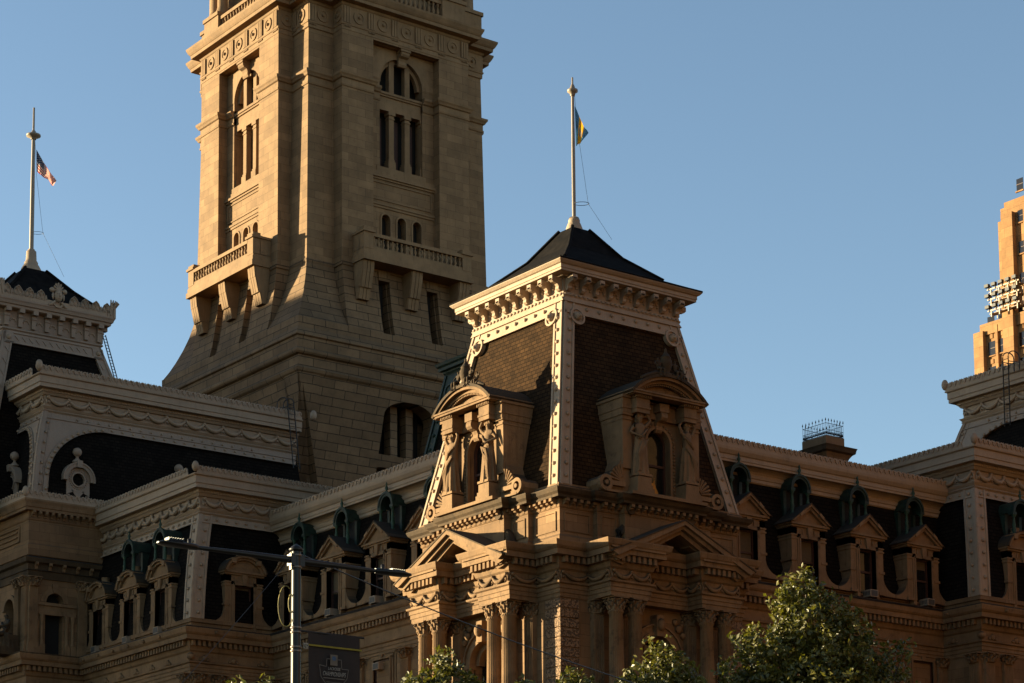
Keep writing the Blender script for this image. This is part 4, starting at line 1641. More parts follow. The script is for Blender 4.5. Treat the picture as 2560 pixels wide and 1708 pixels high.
    for sx in (-1, 1):
        for sy in (-1, 1):
            b.tube([(sx * 4.4, sy * 4.4, 56.4), (sx * 2.4, sy * 2.4, 58.34), (sx * .85, sy * .85, 60.14)], .13, 5)
    b.obj('cap_roof', 'tin', t)
left_tower()

# ------------------------------------------------------------------ copper-trimmed mansard behind the pavilion
def green_roof():
    t = thing('copper_trimmed_mansard', 'slate mansard with dark green copper corner and cornice, between tower and corner pavilion', 'roof', (9.6, 13.6, 0))
    hh = lambda z: 5.4 + (45.7 - z) * .19
    b = B()
    a, c = hh(30) - .1, hh(46) - .1
    vs = [(-a, -a, 30), (a, -a, 30), (a, a, 30), (-a, a, 30), (-c, -c, 46), (c, -c, 46), (c, c, 46), (-c, c, 46)]
    b.add(vs, [(0, 1, 5, 4), (1, 2, 6, 5), (2, 3, 7, 6), (3, 0, 4, 7), (4, 5, 6, 7)])
    b.obj('mansard_slate', 'slate_shaded', t)
    b, r = B(), B()
    for q in range(4):
        b.X = r.X = Matrix.Rotation(WEST * q, 4, 'Z')
        b.warp = lambda x, y, z: (x, y - hh(z), z)
        for s in (-1, 1):
            b.prism([(s * hh(31), 31), (s * (hh(31) - .9), 31), (s * (hh(45.7) - .85), 45.7), (s * hh(45.7), 45.7)], 'y', -.04, .2)
            b.prism([(s * hh(31), 31), (s * (hh(31) - .2), 31), (s * (hh(45.7) - .2), 45.7), (s * hh(45.7), 45.7)], 'y', -.14, .0)
            cx = s * (hh(44.6) - 1.0)
            b.arch_ring(cx, 44.55, 0, .5, -.1, .1, 0, 2 * PI, 14)
            b.arch_ring(cx, 44.55, .36, .5, -.18, .0, 0, 2 * PI, 14)
        b.box(-hh(45), hh(45), -.05, .2, 44.9, 45.7)
        b.warp = None
        for k in range(12):
            for s in (-1, 1):
                z = 34 + k * .95
                r.ball((s * (hh(z) - .5), -hh(z) - .06, z), .13, 7, 5)
    b.X = r.X = None
    b.sweep([(-.5, 45.6), (.05, 45.65), (.12, 45.8), (.2, 45.9), (.2, 46.0), (.42, 46.05), (.42, 46.25), (.55, 46.35), (.6, 46.55), (-.5, 46.7)], square(5.35), True)
    b.obj('copper_frame', 'copper', t)
    r.obj('stud_row', 'copper', t)
green_roof()

# ------------------------------------------------------------------ chimney with iron cage
def chimney():
    t = thing('stone_chimney', 'square stone chimney with spiked iron cage on top, behind the right-hand wing roof', 'chimney', (24.5, 4.0, 0))
    b = B()
    W, L = 1.75, 2.3
    rect = [(0, L), (0, 0), (W, 0), (W, L)]
    b.box(.1, W - .1, .1, L - .1, 33, 41.3)
    b.sweep([(-.2, 38.6), (.05, 38.6), (.1, 39.0), (.2, 39.05), (.1, 39.15), (.06, 39.3), (.06, 39.9), (.12, 40.0), (.2, 40.2), (.34, 40.4), (-.2, 40.4)], rect[::-1][::-1] + [], True)
    b.obj('shaft', 'marble', t)
    b = B()
    b.sweep([(-.2, 40.4), (.34, 40.4), (.5, 40.5), (.54, 40.72), (.6, 40.85), (-.2, 40.95)], rect, True)
    b.obj('cap_cornice', 'soot', t)
    b = B()
    b.box(.02, W - .02, .02, L - .02, 40.9, 41.6)
    for s in (0, 1):
        for q in (0, 1):
            b.ball((.4 + s * .3, -.12, 39.65), .16, 7, 5)
            b.ball((-.12, .4 + s * .3, 39.65), .16, 7, 5)
    b.obj('cap_block', 'gplain', t)
    b = B()
    z0 = 41.6
    for (x0, y0, x1, y1, n) in ((.06, .06, W - .06, .06, 13), (.06, .06, .06, L - .06, 15), (W - .06, .06, W - .06, L - .06, 15), (.06, L - .06, W - .06, L - .06, 13)):
        for k in range(n):
            q = k / (n - 1)
            x, y = x0 + (x1 - x0) * q, y0 + (y1 - y0) * q
            tall = k % 2 == 0
            b.tube([(x, y, z0), (x, y, z0 + (1.05 if tall else .85))], .014, 4)
            if tall:
                b.lathe([(.014, z0 + 1.0), (.045, z0 + 1.06), (.012, z0 + 1.2), (.002, z0 + 1.22)], x, y, 5)
            if k < n - 1:
                dx, dy = (x1 - x0) / (n - 1), (y1 - y0) / (n - 1)
                b.tube([(x, y, z0 + .1), (x + dx / 2, y + dy / 2, z0 + .3), (x + dx, y + dy, z0 + .1)], .022, 4)
                b.ball((x + dx / 2, y + dy / 2, z0 + .16), .05, 5, 4)
        for zz in (.04, .42, .86):
            b.tube([(x0, y0, z0 + zz), (x1, y1, z0 + zz)], .018, 4)
    b.obj('iron_cage', 'black', t)
chimney()
# ------------------------------------------------------------------ great stone tower
def clock_tower():
    t = thing('stone_tower', 'great stone tower, left side sunlit, with arched openings, balconies and a battered foot', 'tower', (44.2, 94.05, 0))
    rot4 = [Matrix.Rotation(WEST * q, 4, 'Z') for q in range(4)]
    def frus(b, lv):
        vs, fs = [], []
        for h, z in lv:
            vs += [(-h, -h, z), (h, -h, z), (h, h, z), (-h, h, z)]
        for k in range(len(lv) - 1):
            for i in range(4):
                fs.append([k * 4 + i, k * 4 + (i + 1) % 4, k * 4 + 4 + (i + 1) % 4, k * 4 + 4 + i])
        fs.append([len(vs) - 4 + i for i in range(4)])
        fs.append([3, 2, 1, 0])
        b.add(vs, fs)
    # foot: lower stage leaning in towards its base, with arched openings
    hv = lambda z: 13.3 - (65.7 - z) * .262
    b = B()
    frus(b, [(8.5, 40), (9.4, 54), (9.4, 64)])
    for mx in rot4:
        b.X = mx
        b.warp = lambda x, y, z: (x * (hv(z) / 13.3 if abs(x) > 13 else 1), y - hv(z), z)
        b.arch_panel(-13.3, 13.3, 59.3, 65.75, 0, 3.0, 59.5, 63.3, 0, 1.9, 1.5, 16)
        b.arch_panel(-13.3, 13.3, 46, 59.3, 0, 3.0, 50, 58.2, 0, 1.9, .15, 6)
        for s in (-1, 1):
            b.box(*sorted((s * 13.31, s * 10.9)), -.14, .3, 46, 65.7)
        b.warp = None
        for u in (-.95, .95):
            b.box(u - .42, u + .42, -11.3, -10.2, 59.4, 64.9)
        b.box(-3, 3, -11.0, -10.3, 58.3, 59.35)
        for k in range(7):
            a = PI * (k + .5) / 7
            z = 63.3 + 2.15 * math.sin(a)
    b.X = None
    b.obj('lower_stage', 'rustic', t)
    b = B()
    for mx in rot4:
        b.X = mx
        b.box(-3.1, 3.1, -9.6, -9.45, 50, 65)
    b.obj('dark_opening', 'void', t)
    b = B()
    b.sweep([(-.5, 65.65), (.1, 65.7), (.3, 65.85), (.42, 66.1), (.3, 66.3), (.16, 66.35), (.16, 67.4), (.3, 67.45), (.46, 67.5), (.6, 67.65), (.62, 67.85), (.5, 68.05), (.36, 68.1), (.4, 69.2), (.62, 69.3), (.62, 69.45), (.3, 70.15), (.3, 71.2), (-.5, 71.4)], square(13.25), True)
    b.obj('base_moulding', 'rustic', t)
    # battered stage
    b = B()
    frus(b, [(11.35, 70), (10.9, 78)])
    pier = [(71.2, 13.48), (72, 13.0), (73, 12.5), (74.3, 11.95), (75.6, 11.5), (77, 11.15), (78, 11.0)]
    bay = [(71.2, 13.52), (72.5, 13.18), (74, 12.92), (76, 12.62), (77.9, 12.42)]
    # corner piers as battered blocks
    for sx in (-1, 1):
        for sy in (-1, 1):
            vs, fs = [], []
            for z, h in pier:
                for (x, y) in ((h, h), (7.0, h), (7.0, 7.0), (h, 7.0)):
                    vs.append((sx * x, sy * y, z))
            for k in range(len(pier) - 1):
                for i in range(4):
                    fs.append([k * 4 + i, k * 4 + (i + 1) % 4, k * 4 + 4 + (i + 1) % 4, k * 4 + 4 + i])
            b.add(vs, fs)
    for mx in rot4:
        b.X = mx
        for (u0, u1) in ((-7.75, -3.6), (-2.25, 2.25), (3.6, 7.75)):
            b.prism([(-h, z) for z, h in bay] + [(-11, 77.9), (-11, 71.2)], 'x', u0, u1)
        for s in (-1, 1):                      # narrow slots between
            b.prism([(-h + .55, z) for z, h in bay] + [(-11, 77.9), (-11, 71.2)], 'x', s * 2.9 - .68, s * 2.9 - .55)
            b.prism([(-h + .55, z) for z, h in bay] + [(-11, 77.9), (-11, 71.2)], 'x', s * 2.9 + .55, s * 2.9 + .68)
            b.box(s * 2.9 - .7, s * 2.9 + .7, -12.6, -11, 76.9, 77.9)
        b.box(-7.9, 7.9, -12.55, -11, 77.75, 78.1)
    b.X = None
    b.sweep([(-.5, 77.7), (.06, 77.75), (.1, 77.95), (.0, 78.2), (-.5, 78.2)], square(11.0), True)
    b.obj('battered_stage', 'rustic', t)
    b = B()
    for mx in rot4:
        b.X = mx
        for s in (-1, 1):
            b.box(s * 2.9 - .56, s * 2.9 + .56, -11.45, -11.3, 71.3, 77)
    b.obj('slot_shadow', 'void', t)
    # shaft core and bays
    b = B()
    frus(b, [(9.0, 78), (9.0, 104.7)])
    for sx in (-1, 1):
        for sy in (-1, 1):
            vs = []
            for z, h in ((78, 10.98), (102, 10.62), (104.7, 10.6)):
                for (x, y) in ((h, h), (7.0, h), (7.0, 7.0), (h, 7.0)):
                    vs.append((sx * x, sy * y, z))
            b.add(vs, [[k * 4 + i, k * 4 + (i + 1) % 4, k * 4 + 4 + (i + 1) % 4, k * 4 + 4 + i] for k in range(2) for i in range(4)])
    b.obj('shaft', 'granite', t)
    def bay_front(q):
        b = B()
        v = -12.36
        for s in (-1, 1):
            a0, a1 = sorted((s * 4.05, s * 7.75))
            b.box(a0, a1, v, -10.2, 78, 102.2)
        b.box(-4.05, 4.05, v, -10.2, 101.95, 102.2)
        vr = -11.36
        b.arch_panel(-4.05, 4.05, 84.9, 101.95, 0, 2.62, 89.3, 98.5, vr, 1.25, None, 20)
        for u in (-1.9, 0, 1.9):
            a, c = (u - .95, u + .95)
            if u == -1.9: a = -4.05
            if u == 1.9: c = 4.05
            b.arch_panel(a, c, 78, 84.9, u, .52, 79, 83.85, vr, .9, None, 10)
        p = b.obj('bay_wall', 'granite', t, q)
        b = B()
        # rings, sills, panel and strings
        for u in (-1.9, 0, 1.9):
            b.arch_ring(u, 83.85, .52, .7, vr - .09, vr + .02, 0, PI, 10)
            for s in (-1, 1):
                b.box(*sorted((u + s * .52, u + s * .7)), vr - .09, vr + .02, 79, 83.85)
        for (z0, z1, o) in ((84.95, 85.2, .12), (85.2, 85.4, .22), (87.9, 88.1, .14), (88.1, 88.35, .3), (88.35, 88.8, .12)):
            b.box(-4.05, 4.05, vr - o, vr + .1, z0, z1)
        for (x0, x1, z0, z1) in ((-3.7, 3.7, 85.75, 85.87), (-3.7, 3.7, 87.55, 87.67), (-3.7, -3.58, 85.87, 87.55), (3.58, 3.7, 85.87, 87.55)):
            b.box(x0, x1, vr - .1, vr + .05, z0, z1)
        b.box(-3.0, 3.0, vr - .06, vr + .2, 88.8, 89.32)
        # columns of the tall opening, transom and lunette bars
        vc = vr + .62
        for u in (-2.9, -.97, .97, 2.9):
            w = .3
            b.box(u - w - .14, u + w + .14, vc - .44, vc + .44, 89.3, 90.2)
            b.box(u - w - .06, u + w + .06, vc - .36, vc + .36, 90.2, 90.45)
            b.box(u - w, u + w, vc - .3, vc + .3, 90.45, 94.7)
            b.box(u - w - .06, u + w + .06, vc - .36, vc + .36, 94.7, 94.85)
            b.box(u - w, u + w, vc - .3, vc + .3, 94.85, 95.1)
            b.box(u - w - .12, u + w + .12, vc - .42, vc + .42, 95.1, 95.45)
        b.box(-2.62, 2.62, vc - .4, vc + .4, 95.45, 96.1)
        b.box(-2.62, 2.62, vc - .34, vc + .4, 96.1, 96.9)
        b.box(-2.62, 2.62, vc - .5, vc + .4, 96.9, 97.1)
        b.box(-2.62, 2.62, vc - .62, vc + .4, 97.1, 97.35)
        for u in (-.97, .97):
            b.box(u - .3, u + .3, vc - .3, vc + .3, 97.35, 101.0)
        b.arch_ring(0, 98.5, 2.25, 2.62, vc - .2, vc + .3, 0, PI, 20)
        # key bracket
        s_bracket(b, 0, 1.0, vr, 100.3, 101.95, .85)
        b.box(-.6, .6, vr - .95, vr, 101.7, 101.95)
        b.arch_ring(0, 98.5, 2.62, 4.0, vr - .03, vr + .02, .02, PI - .02, 18)
        b.obj('bay_trim', 'gplain', p)
        b = B()
        b.box(-3.2, 3.2, vr + 1.5, vr + 1.6, 89.0, 101.5)
        for u in (-1.9, 0, 1.9):
            b.box(u - .6, u + .6, vr + .8, vr + .85, 78, 84.5)
        b.obj('dark_opening', 'void', p)
        # some depth inside the openings
        b = B()
        for u in (-1.9, .1, 1.9):
            b.box(u - .3, u + .35, vr + 1.3, vr + 1.49, 89.3, 95)
        b.obj('inner_shutter', 'wood', p)
        return p
    p0 = bay_front(0)
    for q in (1, 2, 3):
        dup(p0, rot=WEST * q, parent=t)
    c = 7.75
    H, h = 12.36, 10.72
    plan = []
    for mx in (rot4[0], rot4[3], rot4[2], rot4[1]):
        for p in ((-h, -h), (-c, -h), (-c, -H), (c, -H), (c, -h)):
            v = mx @ Vector((p[0], p[1], 0))
            plan.append((v.x, v.y))
    # string course at the springing, full height entablature
    b = B()
    wplan = []
    for mx in (rot4[0], rot4[3], rot4[2], rot4[1]):
        for p in ((-h, -h), (-c, -h), (-c, -H), (-4.05, -H), (-4.05, -11.36), (-2.62, -11.36)):
            v = mx @ Vector((p[0], p[1], 0)); wplan.append((v.x, v.y))
        wplan.append(None)
        for p in ((2.62, -11.36), (4.05, -11.36), (4.05, -H), (c, -H), (c, -h), (h, -h)):
            v = mx @ Vector((p[0], p[1], 0)); wplan.append((v.x, v.y))
    prof = [(-.3, 96.2), (.08, 96.22), (.14, 96.4), (.06, 96.44), (.06, 97.0), (.22, 97.08), (.3, 97.25), (.42, 97.4), (.46, 97.62), (-.3, 97.75)]
    runs, cur = [], []
    for p in wplan:
        if p is None:
            runs.append(cur); cur = []
        elif cur and math.hypot(cur[-1][0] - p[0], cur[-1][1] - p[1]) < .01:
            continue
        else:
            cur.append(p)
    runs[0] = cur[:-1] + runs[0] if math.hypot(cur[-1][0] - runs[0][0][0], cur[-1][1] - runs[0][0][1]) < .01 else cur + runs[0]
    for r_ in runs:
        b.sweep(prof, r_)
    b.obj('impost_course', 'gplain', t)
    b = B()
    b.sweep([(-.6, 101.9), (.04, 102.15), (.04, 102.6), (.12, 102.64), (.16, 102.8), (.02, 102.84), (.02, 104.62), (.12, 104.7), (.2, 104.9), (.85, 104.98), (.88, 105.3), (.94, 105.34), (1.05, 105.5), (1.22, 105.85), (1.25, 106.05), (.5, 106.3), (-.6, 106.5)], plan, True)
    b.obj('main_cornice', 'gplain', t)
    b = B()
    def run(mx, l):
        b.X = mx
        def trig(u):
            w = .42
            b.mark()
            for k in (-1, 0, 1):
                b.box(u + k * .3 - .11, u + k * .3 + .11, -.17, .0, 102.84, 104.55)
            b.box(u - w, u + w, -.1, .0, 102.84, 104.6)
            for k in range(5):
                b.box(u - .38 + k * .17, u - .28 + k * .17, -.14, .0, 102.42, 102.6)
        def disc(u):
            b.mark()
            b.arch_ring(u, 103.7, .45, .68, -.12, .0, 0, 2 * PI, 20)
            b.arch_ring(u, 103.7, .0, .45, -.05, .0, 0, 2 * PI, 16)
            b.ball((u, -.1, 103.7), .17, 7, 5)
        if l > 10:
            n = 5
            for k in range(n + 1):
                trig(.55 + (l - 1.1) * k / n)
            for k in range(n):
                disc(.55 + (l - 1.1) * (k + .5) / n)
        elif l > 2.5:
            disc(l / 2 + (.2 if l > 2.9 else 0))
            trig(.45)
        else:
            disc(l / 2 + .1)
        b.X = None
    on_path(plan + plan[:1], run)
    b.objs('frieze_block', 'gplain', t)
    # balustrade and pedestals over the cornice, with the column feet of the stage above
    b, r = B(), B()
    frus(b, [(10.2, 106), (10.0, 116)])
    for mx in rot4:
        b.X = r.X = mx
        b.box(-7.6, 7.6, -12.2, -9, 106.1, 106.75)
        for s in (-1, 1):
            b.box(*sorted((s * 4.6, s * 7.5)), -12.25, -9, 106.4, 108.9)
            b.box(*sorted((s * 4.5, s * 7.6)), -12.4, -9, 108.7, 109.1)
            b.box(*sorted((s * 7.8, s * 10.7)), -10.75, -8, 106.2, 109.2)
            b.box(*sorted((s * 7.7, s * 10.85)), -10.9, -8, 109.0, 109.4)
            for u in (5.3, 6.8, 9.3):
                yy = -11.3 if u < 8 else -10.0
                b.lathe([(.72, 109.1), (.72, 109.5), (.66, 109.6), (.62, 109.8), (.56, 109.9), (.55, 116)], s * u, yy, 14)
        b.box(-4.6, 4.6, -12.05, -11.55, 108.2, 108.55)
        for k in range(16):
            r.mark()
            baluster(r, -4.3 + 8.6 * k / 15, -11.8, 106.75, 108.2, .21)
    b.X = r.X = None
    b.obj('upper_pedestals', 'gplain', t)
    r.objs('upper_baluster', 'gplain', t)
    # balconies
    def balcony(q):
        b = B()
        v0, v1, hw = -14.4, -12.2, 6.5
        b.box(-hw - .15, hw + .15, v0 - .2, v1, 78.0, 78.55)
        b.box(-hw - .05, hw + .05, v0 - .08, v1, 78.55, 79.0)
        b.box(-hw, hw, v0, v1, 79.0, 79.25)
        for s in (-1, 1):
            b.box(*sorted((s * (hw - 1.1), s * hw)), v0 - .03, v0 + .85, 79.2, 80.9)
            b.box(*sorted((s * (hw - 1.25), s * (hw + .15))), v0 - .2, v0 + 1.0, 80.85, 81.1)
            b.box(*sorted((s * (hw - 1.1), s * hw)), v0 - .03, v0 + .85, 81.1, 81.42)
            b.box(*sorted((s * (hw - .5), s * hw)), v0 + .8, v1, 79.2, 80.9)
            b.box(*sorted((s * (hw - .6), s * (hw + .1))), v0 + .8, v1, 80.85, 81.1)
        b.box(-hw + 1, hw - 1, v0 + .02, v0 + .42, 79.25, 79.5)
        b.box(-hw + 1, hw - 1, v0 - .05, v0 + .5, 80.5, 80.85)
        p = b.obj('balcony', 'gplain', t, q)
        b = B()
        for k in range(20):
            u = -hw + 1.3 + (2 * hw - 2.6) * k / 19
            b.mark()
            baluster(b, u, v0 + .22, 79.5, 80.5, .17)
        b.objs('baluster', 'gplain', p)
        b = B()
        for u in (-5.8, 0, 5.8):
            b.mark()
            for (z1, z0, o1, o0) in ((78.0, 76.9, 1.75, 1.5), (76.9, 75.4, 1.6, .95), (75.5, 74.3, 1.1, .4)):
                for (a, c_, e) in ((-.68, .68, 0), (-.62, -.22, .1), (-.16, .16, .1), (.22, .62, .1)):
                    hh0 = 12.42 + (77.9 - z0) * .11
                    b.prism([(-11, z1), (-12.4 - o1 - e, z1), (-hh0 - o0 - e, z0), (-11, z0)], 'x', u + a, u + c_)
        b.objs('balcony_bracket', 'gplain', p)
        return p
    q0 = balcony(0)
    for q in (1, 2, 3):
        dup(q0, rot=WEST * q, parent=t)
    return t
clock_tower()
# ------------------------------------------------------------------ flagpoles and flags
def flagpole(name, label, x, y, zb, zfoot, ztop, zdisc, r0, rdisc):
    t = thing(name, label, 'flagpole', (x, y, zb))
    b = B()
    b.lathe([(r0 * 4.6, 0), (r0 * 4.4, .3), (r0 * 3.6, .55), (r0 * 3.0, .7), (r0 * 3.1, .8), (r0 * 2.4, 1.0), (r0 * 2.2, zfoot - zb - .15), (r0 * 1.6, zfoot - zb - .1), (r0 * 1.5, zfoot - zb)], 0, 0, 14)
    b.obj('foot', 'iron', t)
    b = B()
    H = ztop - zb
    D = zdisc - zb
    b.lathe([(r0, zfoot - zb - .2), (r0 * .98, (D + zfoot - zb) / 2), (r0 * .78, D - .3), (r0 * .78, D + .2), (r0 * .5, D + .4), (r0 * .45, H), (.01, H + .03)], 0, 0, 10)
    b.obj('pole', 'pole', t)
    b = B()
    b.lathe([(r0 * 1.2, D - .3), (r0 * 1.6, D - .12), (rdisc, D - .04), (rdisc, D + .08), (r0 * 1.5, D + .16), (r0 * .8, D + .4)], 0, 0, 16)
    b.obj('truck_disc', 'pole', t)
    b = B()
    zr = (zfoot - zb) + (H) * .10
    dx, dy = .798, -.603
    ring = [(0 + .42 * dx + .42 * dx * math.cos(a), .42 * dy + .42 * dy * math.cos(a) + 0, zr + .0) for a in ()]
    pts = []
    for k in range(17):
        a = 2 * PI * k / 16
        u, w = .45 + .45 * math.cos(a), .3 * math.sin(a)
        pts.append((u * dx + w * .6, u * dy + w * .8, zr))
    b.tube(pts, .018, 4)
    b.tube([(.12 * dx, .12 * dy, D - .3), (.3 * dx, .3 * dy, D * .7), (.85 * dx, .85 * dy, zr), (2.1 * dx + .9, 2.1 * dy + .9, .1)], .012, 4)
    b.obj('halyard', 'black', t)
    return t

flagpole('flagpole', 'tall pole with disc on the dark left roof tower, carrying the striped flag', -9.28, 54.4, 60.05, 61.9, 73.2, 70.95, .17, .55)
flagpole('flagpole', 'pale pole with disc on the peak of the sunlit corner pavilion', 0, 0, 49.1, 50.0, 58.8, 57.95, .115, .32)

def flag_mat(kind):
    m, nt, b = new_mat(kind + '_flag_cloth')
    uv = nt.nodes.new("ShaderNodeUVMap")
    sp = nt.nodes.new("ShaderNodeSeparateXYZ")
    nt.links.new(uv.outputs[0], sp.inputs[0])
    u, v = sp.outputs[0], sp.outputs[1]
    if kind == 'striped':
        st = math_n(nt, 'GREATER_THAN', math_n(nt, 'FRACT', math_n(nt, 'MULTIPLY', v, 6.5)), 0.5)
        col = mix_c(nt, st, (0.42, 0.02, 0.02), (0.75, 0.62, 0.5))
        can = math_n(nt, 'MULTIPLY', math_n(nt, 'LESS_THAN', u, 0.42), math_n(nt, 'GREATER_THAN', v, 0.46))
        fu = math_n(nt, 'SUBTRACT', math_n(nt, 'FRACT', math_n(nt, 'MULTIPLY', u, 16.0)), 0.5)
        fv = math_n(nt, 'SUBTRACT', math_n(nt, 'FRACT', math_n(nt, 'MULTIPLY', v, 10.0)), 0.5)
        star = math_n(nt, 'LESS_THAN', math_n(nt, 'ADD', math_n(nt, 'MULTIPLY', fu, fu), math_n(nt, 'MULTIPLY', fv, fv)), 0.05)
        cc = mix_c(nt, star, (0.012, 0.018, 0.06), (0.6, 0.55, 0.5))
        col = mix_c(nt, can, col, cc)
    else:
        mid = math_n(nt, 'MULTIPLY', math_n(nt, 'GREATER_THAN', u, 0.33), math_n(nt, 'LESS_THAN', u, 0.67))
        col = mix_c(nt, mid, (0.08, 0.22, 0.34), (0.75, 0.36, 0.02))
        du = math_n(nt, 'SUBTRACT', u, 0.5)
        dv = math_n(nt, 'SUBTRACT', v, 0.5)
        d = math_n(nt, 'ADD', math_n(nt, 'MULTIPLY', du, du), math_n(nt, 'MULTIPLY', math_n(nt, 'MULTIPLY', dv, dv), 0.45))
        seal = math_n(nt, 'LESS_THAN', d, 0.014)
        n1 = N(nt, "ShaderNodeTexNoise", i_Scale=18.0)
        nt.links.new(uv.outputs[0], n1.inputs['Vector'])
        sc = mix_c(nt, n1.outputs[0], (0.5, 0.42, 0.3), (0.2, 0.14, 0.1))
        col = mix_c(nt, seal, col, sc)
    nt.links.new(col, b.inputs['Base Color'])
    b.inputs['Roughness'].default_value = 0.9
    tr = nt.nodes.new("ShaderNodeBsdfTranslucent")
    nt.links.new(col, tr.inputs[0])
    ms = nt.nodes.new("ShaderNodeMixShader")
    ms.inputs[0].default_value = 0.4
    nt.links.new(b.outputs[0], ms.inputs[1])
    nt.links.new(tr.outputs[0], ms.inputs[2])
    nt.links.new(ms.outputs[0], nt.nodes['Material Output'].inputs[0])
    return m

def flag(name, label, kind, x, y, top_in, bot_in, top_out, bot_out, folds):
    """corner points given as (sideways, height); the cloth hangs in soft folds"""
    nu, nv = 28, 16
    vs, uvs, fs = [], [], []
    for j in range(nv + 1):
        v = j / nv
        for i in range(nu + 1):
            u = i / nu
            a = (top_in[0] + (top_out[0] - top_in[0]) * u, top_in[1] + (top_out[1] - top_in[1]) * u)
            c = (bot_in[0] + (bot_out[0] - bot_in[0]) * u, bot_in[1] + (bot_out[1] - bot_in[1]) * u)
            s = c[0] + (a[0] - c[0]) * v
            z = c[1] + (a[1] - c[1]) * v - .12 * math.sin(PI * u) * v
            w = folds * (.25 + u) * math.sin(u * 9 + v * 2.5) + folds * .5 * math.sin(u * 17 - v * 4)
            s += .10 * (1 - v) * math.sin(u * 11 + 1) * u
            vs.append((s * .798 + w * .6, -s * .603 + w * .8, z))
            uvs.append((u, v))
    for j in range(nv):
        for i in range(nu):
            k = j * (nu + 1) + i
            fs.append([k, k + 1, k + nu + 2, k + nu + 1])
    me = bpy.data.meshes.new(name)
    me.from_pydata(vs, [], fs)
    ul = me.uv_layers.new(name='UVMap')
    for p in me.polygons:
        p.use_smooth = True
        for li, vi in zip(p.loop_indices, p.vertices):
            ul.data[li].uv = uvs[vi]
    me.materials.append(flag_mat(kind))
    o = bpy.data.objects.new(name, me)
    COL.objects.link(o)
    o.location = (x, y, 0)
    return tag(o, label, 'flag')

flag('flag', 'drooping flag with red and white stripes and blue star field on the left pole', 'striped', -9.28, 54.4, (.22, 69.9), (.32, 68.1), (1.85, 67.3), (1.65, 66.95), .16)
flag('flag', 'drooping blue and yellow flag on the pole above the sunlit corner pavilion', 'tricolour', 0, 0, (.12, 57.05), (.17, 54.55), (.92, 55.3), (.5, 54.75), .1)

# ------------------------------------------------------------------ roof ladders
def ladder(name, label, p0, p1, side, w, loops, n):
    t = thing(name, label, 'ladder', p0)
    P0, P1, S = Vector((0, 0, 0)), Vector(p1) - Vector(p0), Vector(side)
    b, r = B(), B()
    for k in (0, 1):
        o = S * (w * k)
        pts = [P0 + o, P1 + o]
        if loops:
            back = Vector(loops)
            for i in range(1, 9):
                a = PI * i / 8
                pts.append(P1 + o + back * (.5 - .5 * math.cos(a)) + Vector((0, 0, .42 * math.sin(a))))
            pts.append(pts[-1] - Vector((0, 0, .9)))
        b.tube(pts, .045, 5)
    b.obj('rail', 'black', t)
    for k in range(n):
        q = P0 + (P1 - P0) * ((k + .5) / n)
        r.tube([q, q + S * w], .022, 4)
    if loops:
        q = P1 + Vector((0, 0, -.35))
        r.tube([q, q + Vector(loops)], .035, 4)
        r.tube([q + S * w, q + S * w + Vector(loops)], .035, 4)
    r.obj('rung', 'black', t)
    return t
ladder('roof_ladder', 'black hooped ladder up the garlanded eaves at the right end of the left arched roof', (7.3, 43.3, 45.0), (6.68, 43.2, 50.0), (1, 0, 0), .55, (-.35, .9, 0), 14)
ladder('roof_ladder', 'black hooped ladder on the far right arched roof, before the orange skyscraper', (42.2, 3.78, 44.9), (41.55, 3.2, 49.7), (0, -1, 0), .5, (.9, -.25, 0), 14)
ladder('roof_ladder', 'steep dark ladder against the sky behind the left roof tower', (-1.2, 56, 53.2), (-2.4, 56, 56.9), (1, 0, 0), .26, None, 16)

# ------------------------------------------------------------------ skyscraper and floodlights
def skyscraper():
    t = thing('skyscraper', 'tall stepped stone skyscraper glowing orange at the right edge', 'skyscraper', (250, 187.5, 0))
    # local frame: u runs south (to the right in the view) via WEST rotation
    b, w, f = B(), B(), B()
    for bb in (b, w, f):
        bb.X = Matrix.Rotation(WEST, 4, 'Z')
    b.box(0.4, 40, .9, 40, 0, 136.2)
    b.box(1.2, 40, .5, 40, 136.2, 138.5)
    b.box(2.7, 40, 6.0, 40, 138, 162.6)
    b.box(3.3, 40, 6.4, 40, 162.4, 163.8)
    def strips(v, z1, us):
        for (u0, u1, o, zt) in us:
            b.box(u0, u1, v - o, v + 1, 0 if z1 < 140 else 138, zt)
    strips(.9, 138, [(0.0, 2.4, 1.0, 137.0), (5.0, 5.6, .5, 137.6), (7.6, 10.2, 1.3, 139.2), (15.5, 17.5, 1.2, 138.5), (12.6, 13.1, .5, 137)])
    strips(6.0, 160, [(2.3, 3.6, .4, 160.0), (3.6, 6.4, 1.1, 160.9), (9.0, 10.0, .9, 162.2), (12.8, 15, 1.1, 160.9)])
    for z in range(90, 137, 5):
        for (u0, u1) in ((2.9, 4.6), (5.7, 7.1), (10.6, 12.2), (13.4, 15.0)):
            w.box(u0, u1, .82, .9, z + 2.0 - .1, z + 4.9 - .2)
            f.box(u0 - .05, u1 + .05, .78, .86, z + 3.3, z + 3.42)
            b.box(u0 - .15, u1 + .15, .6, .95, z + 1.7, z + 1.92)
            b.box(u0 + .5, u1 - .5, .75, .95, z + .3, z + 1.2)
    for k in range(5):
        z = 140.9 + k * 6.3 - 1.2
        for (u0, u1) in ((7.0, 8.6), (10.4, 12.2)):
            w.box(u0, u1, 5.92, 6.0, z, z + 2.4)
            f.box(u0 - .05, u1 + .05, 5.88, 5.97, z + 1.2, z + 1.32)
            b.box(u0 - .2, u1 + .2, 5.7, 6.05, z - .3, z - .05)
    b.obj('wall', 'limestone', t)
    w.obj('window', 'glass', t)
    f.obj('window_bar', 'wood', t)
skyscraper()

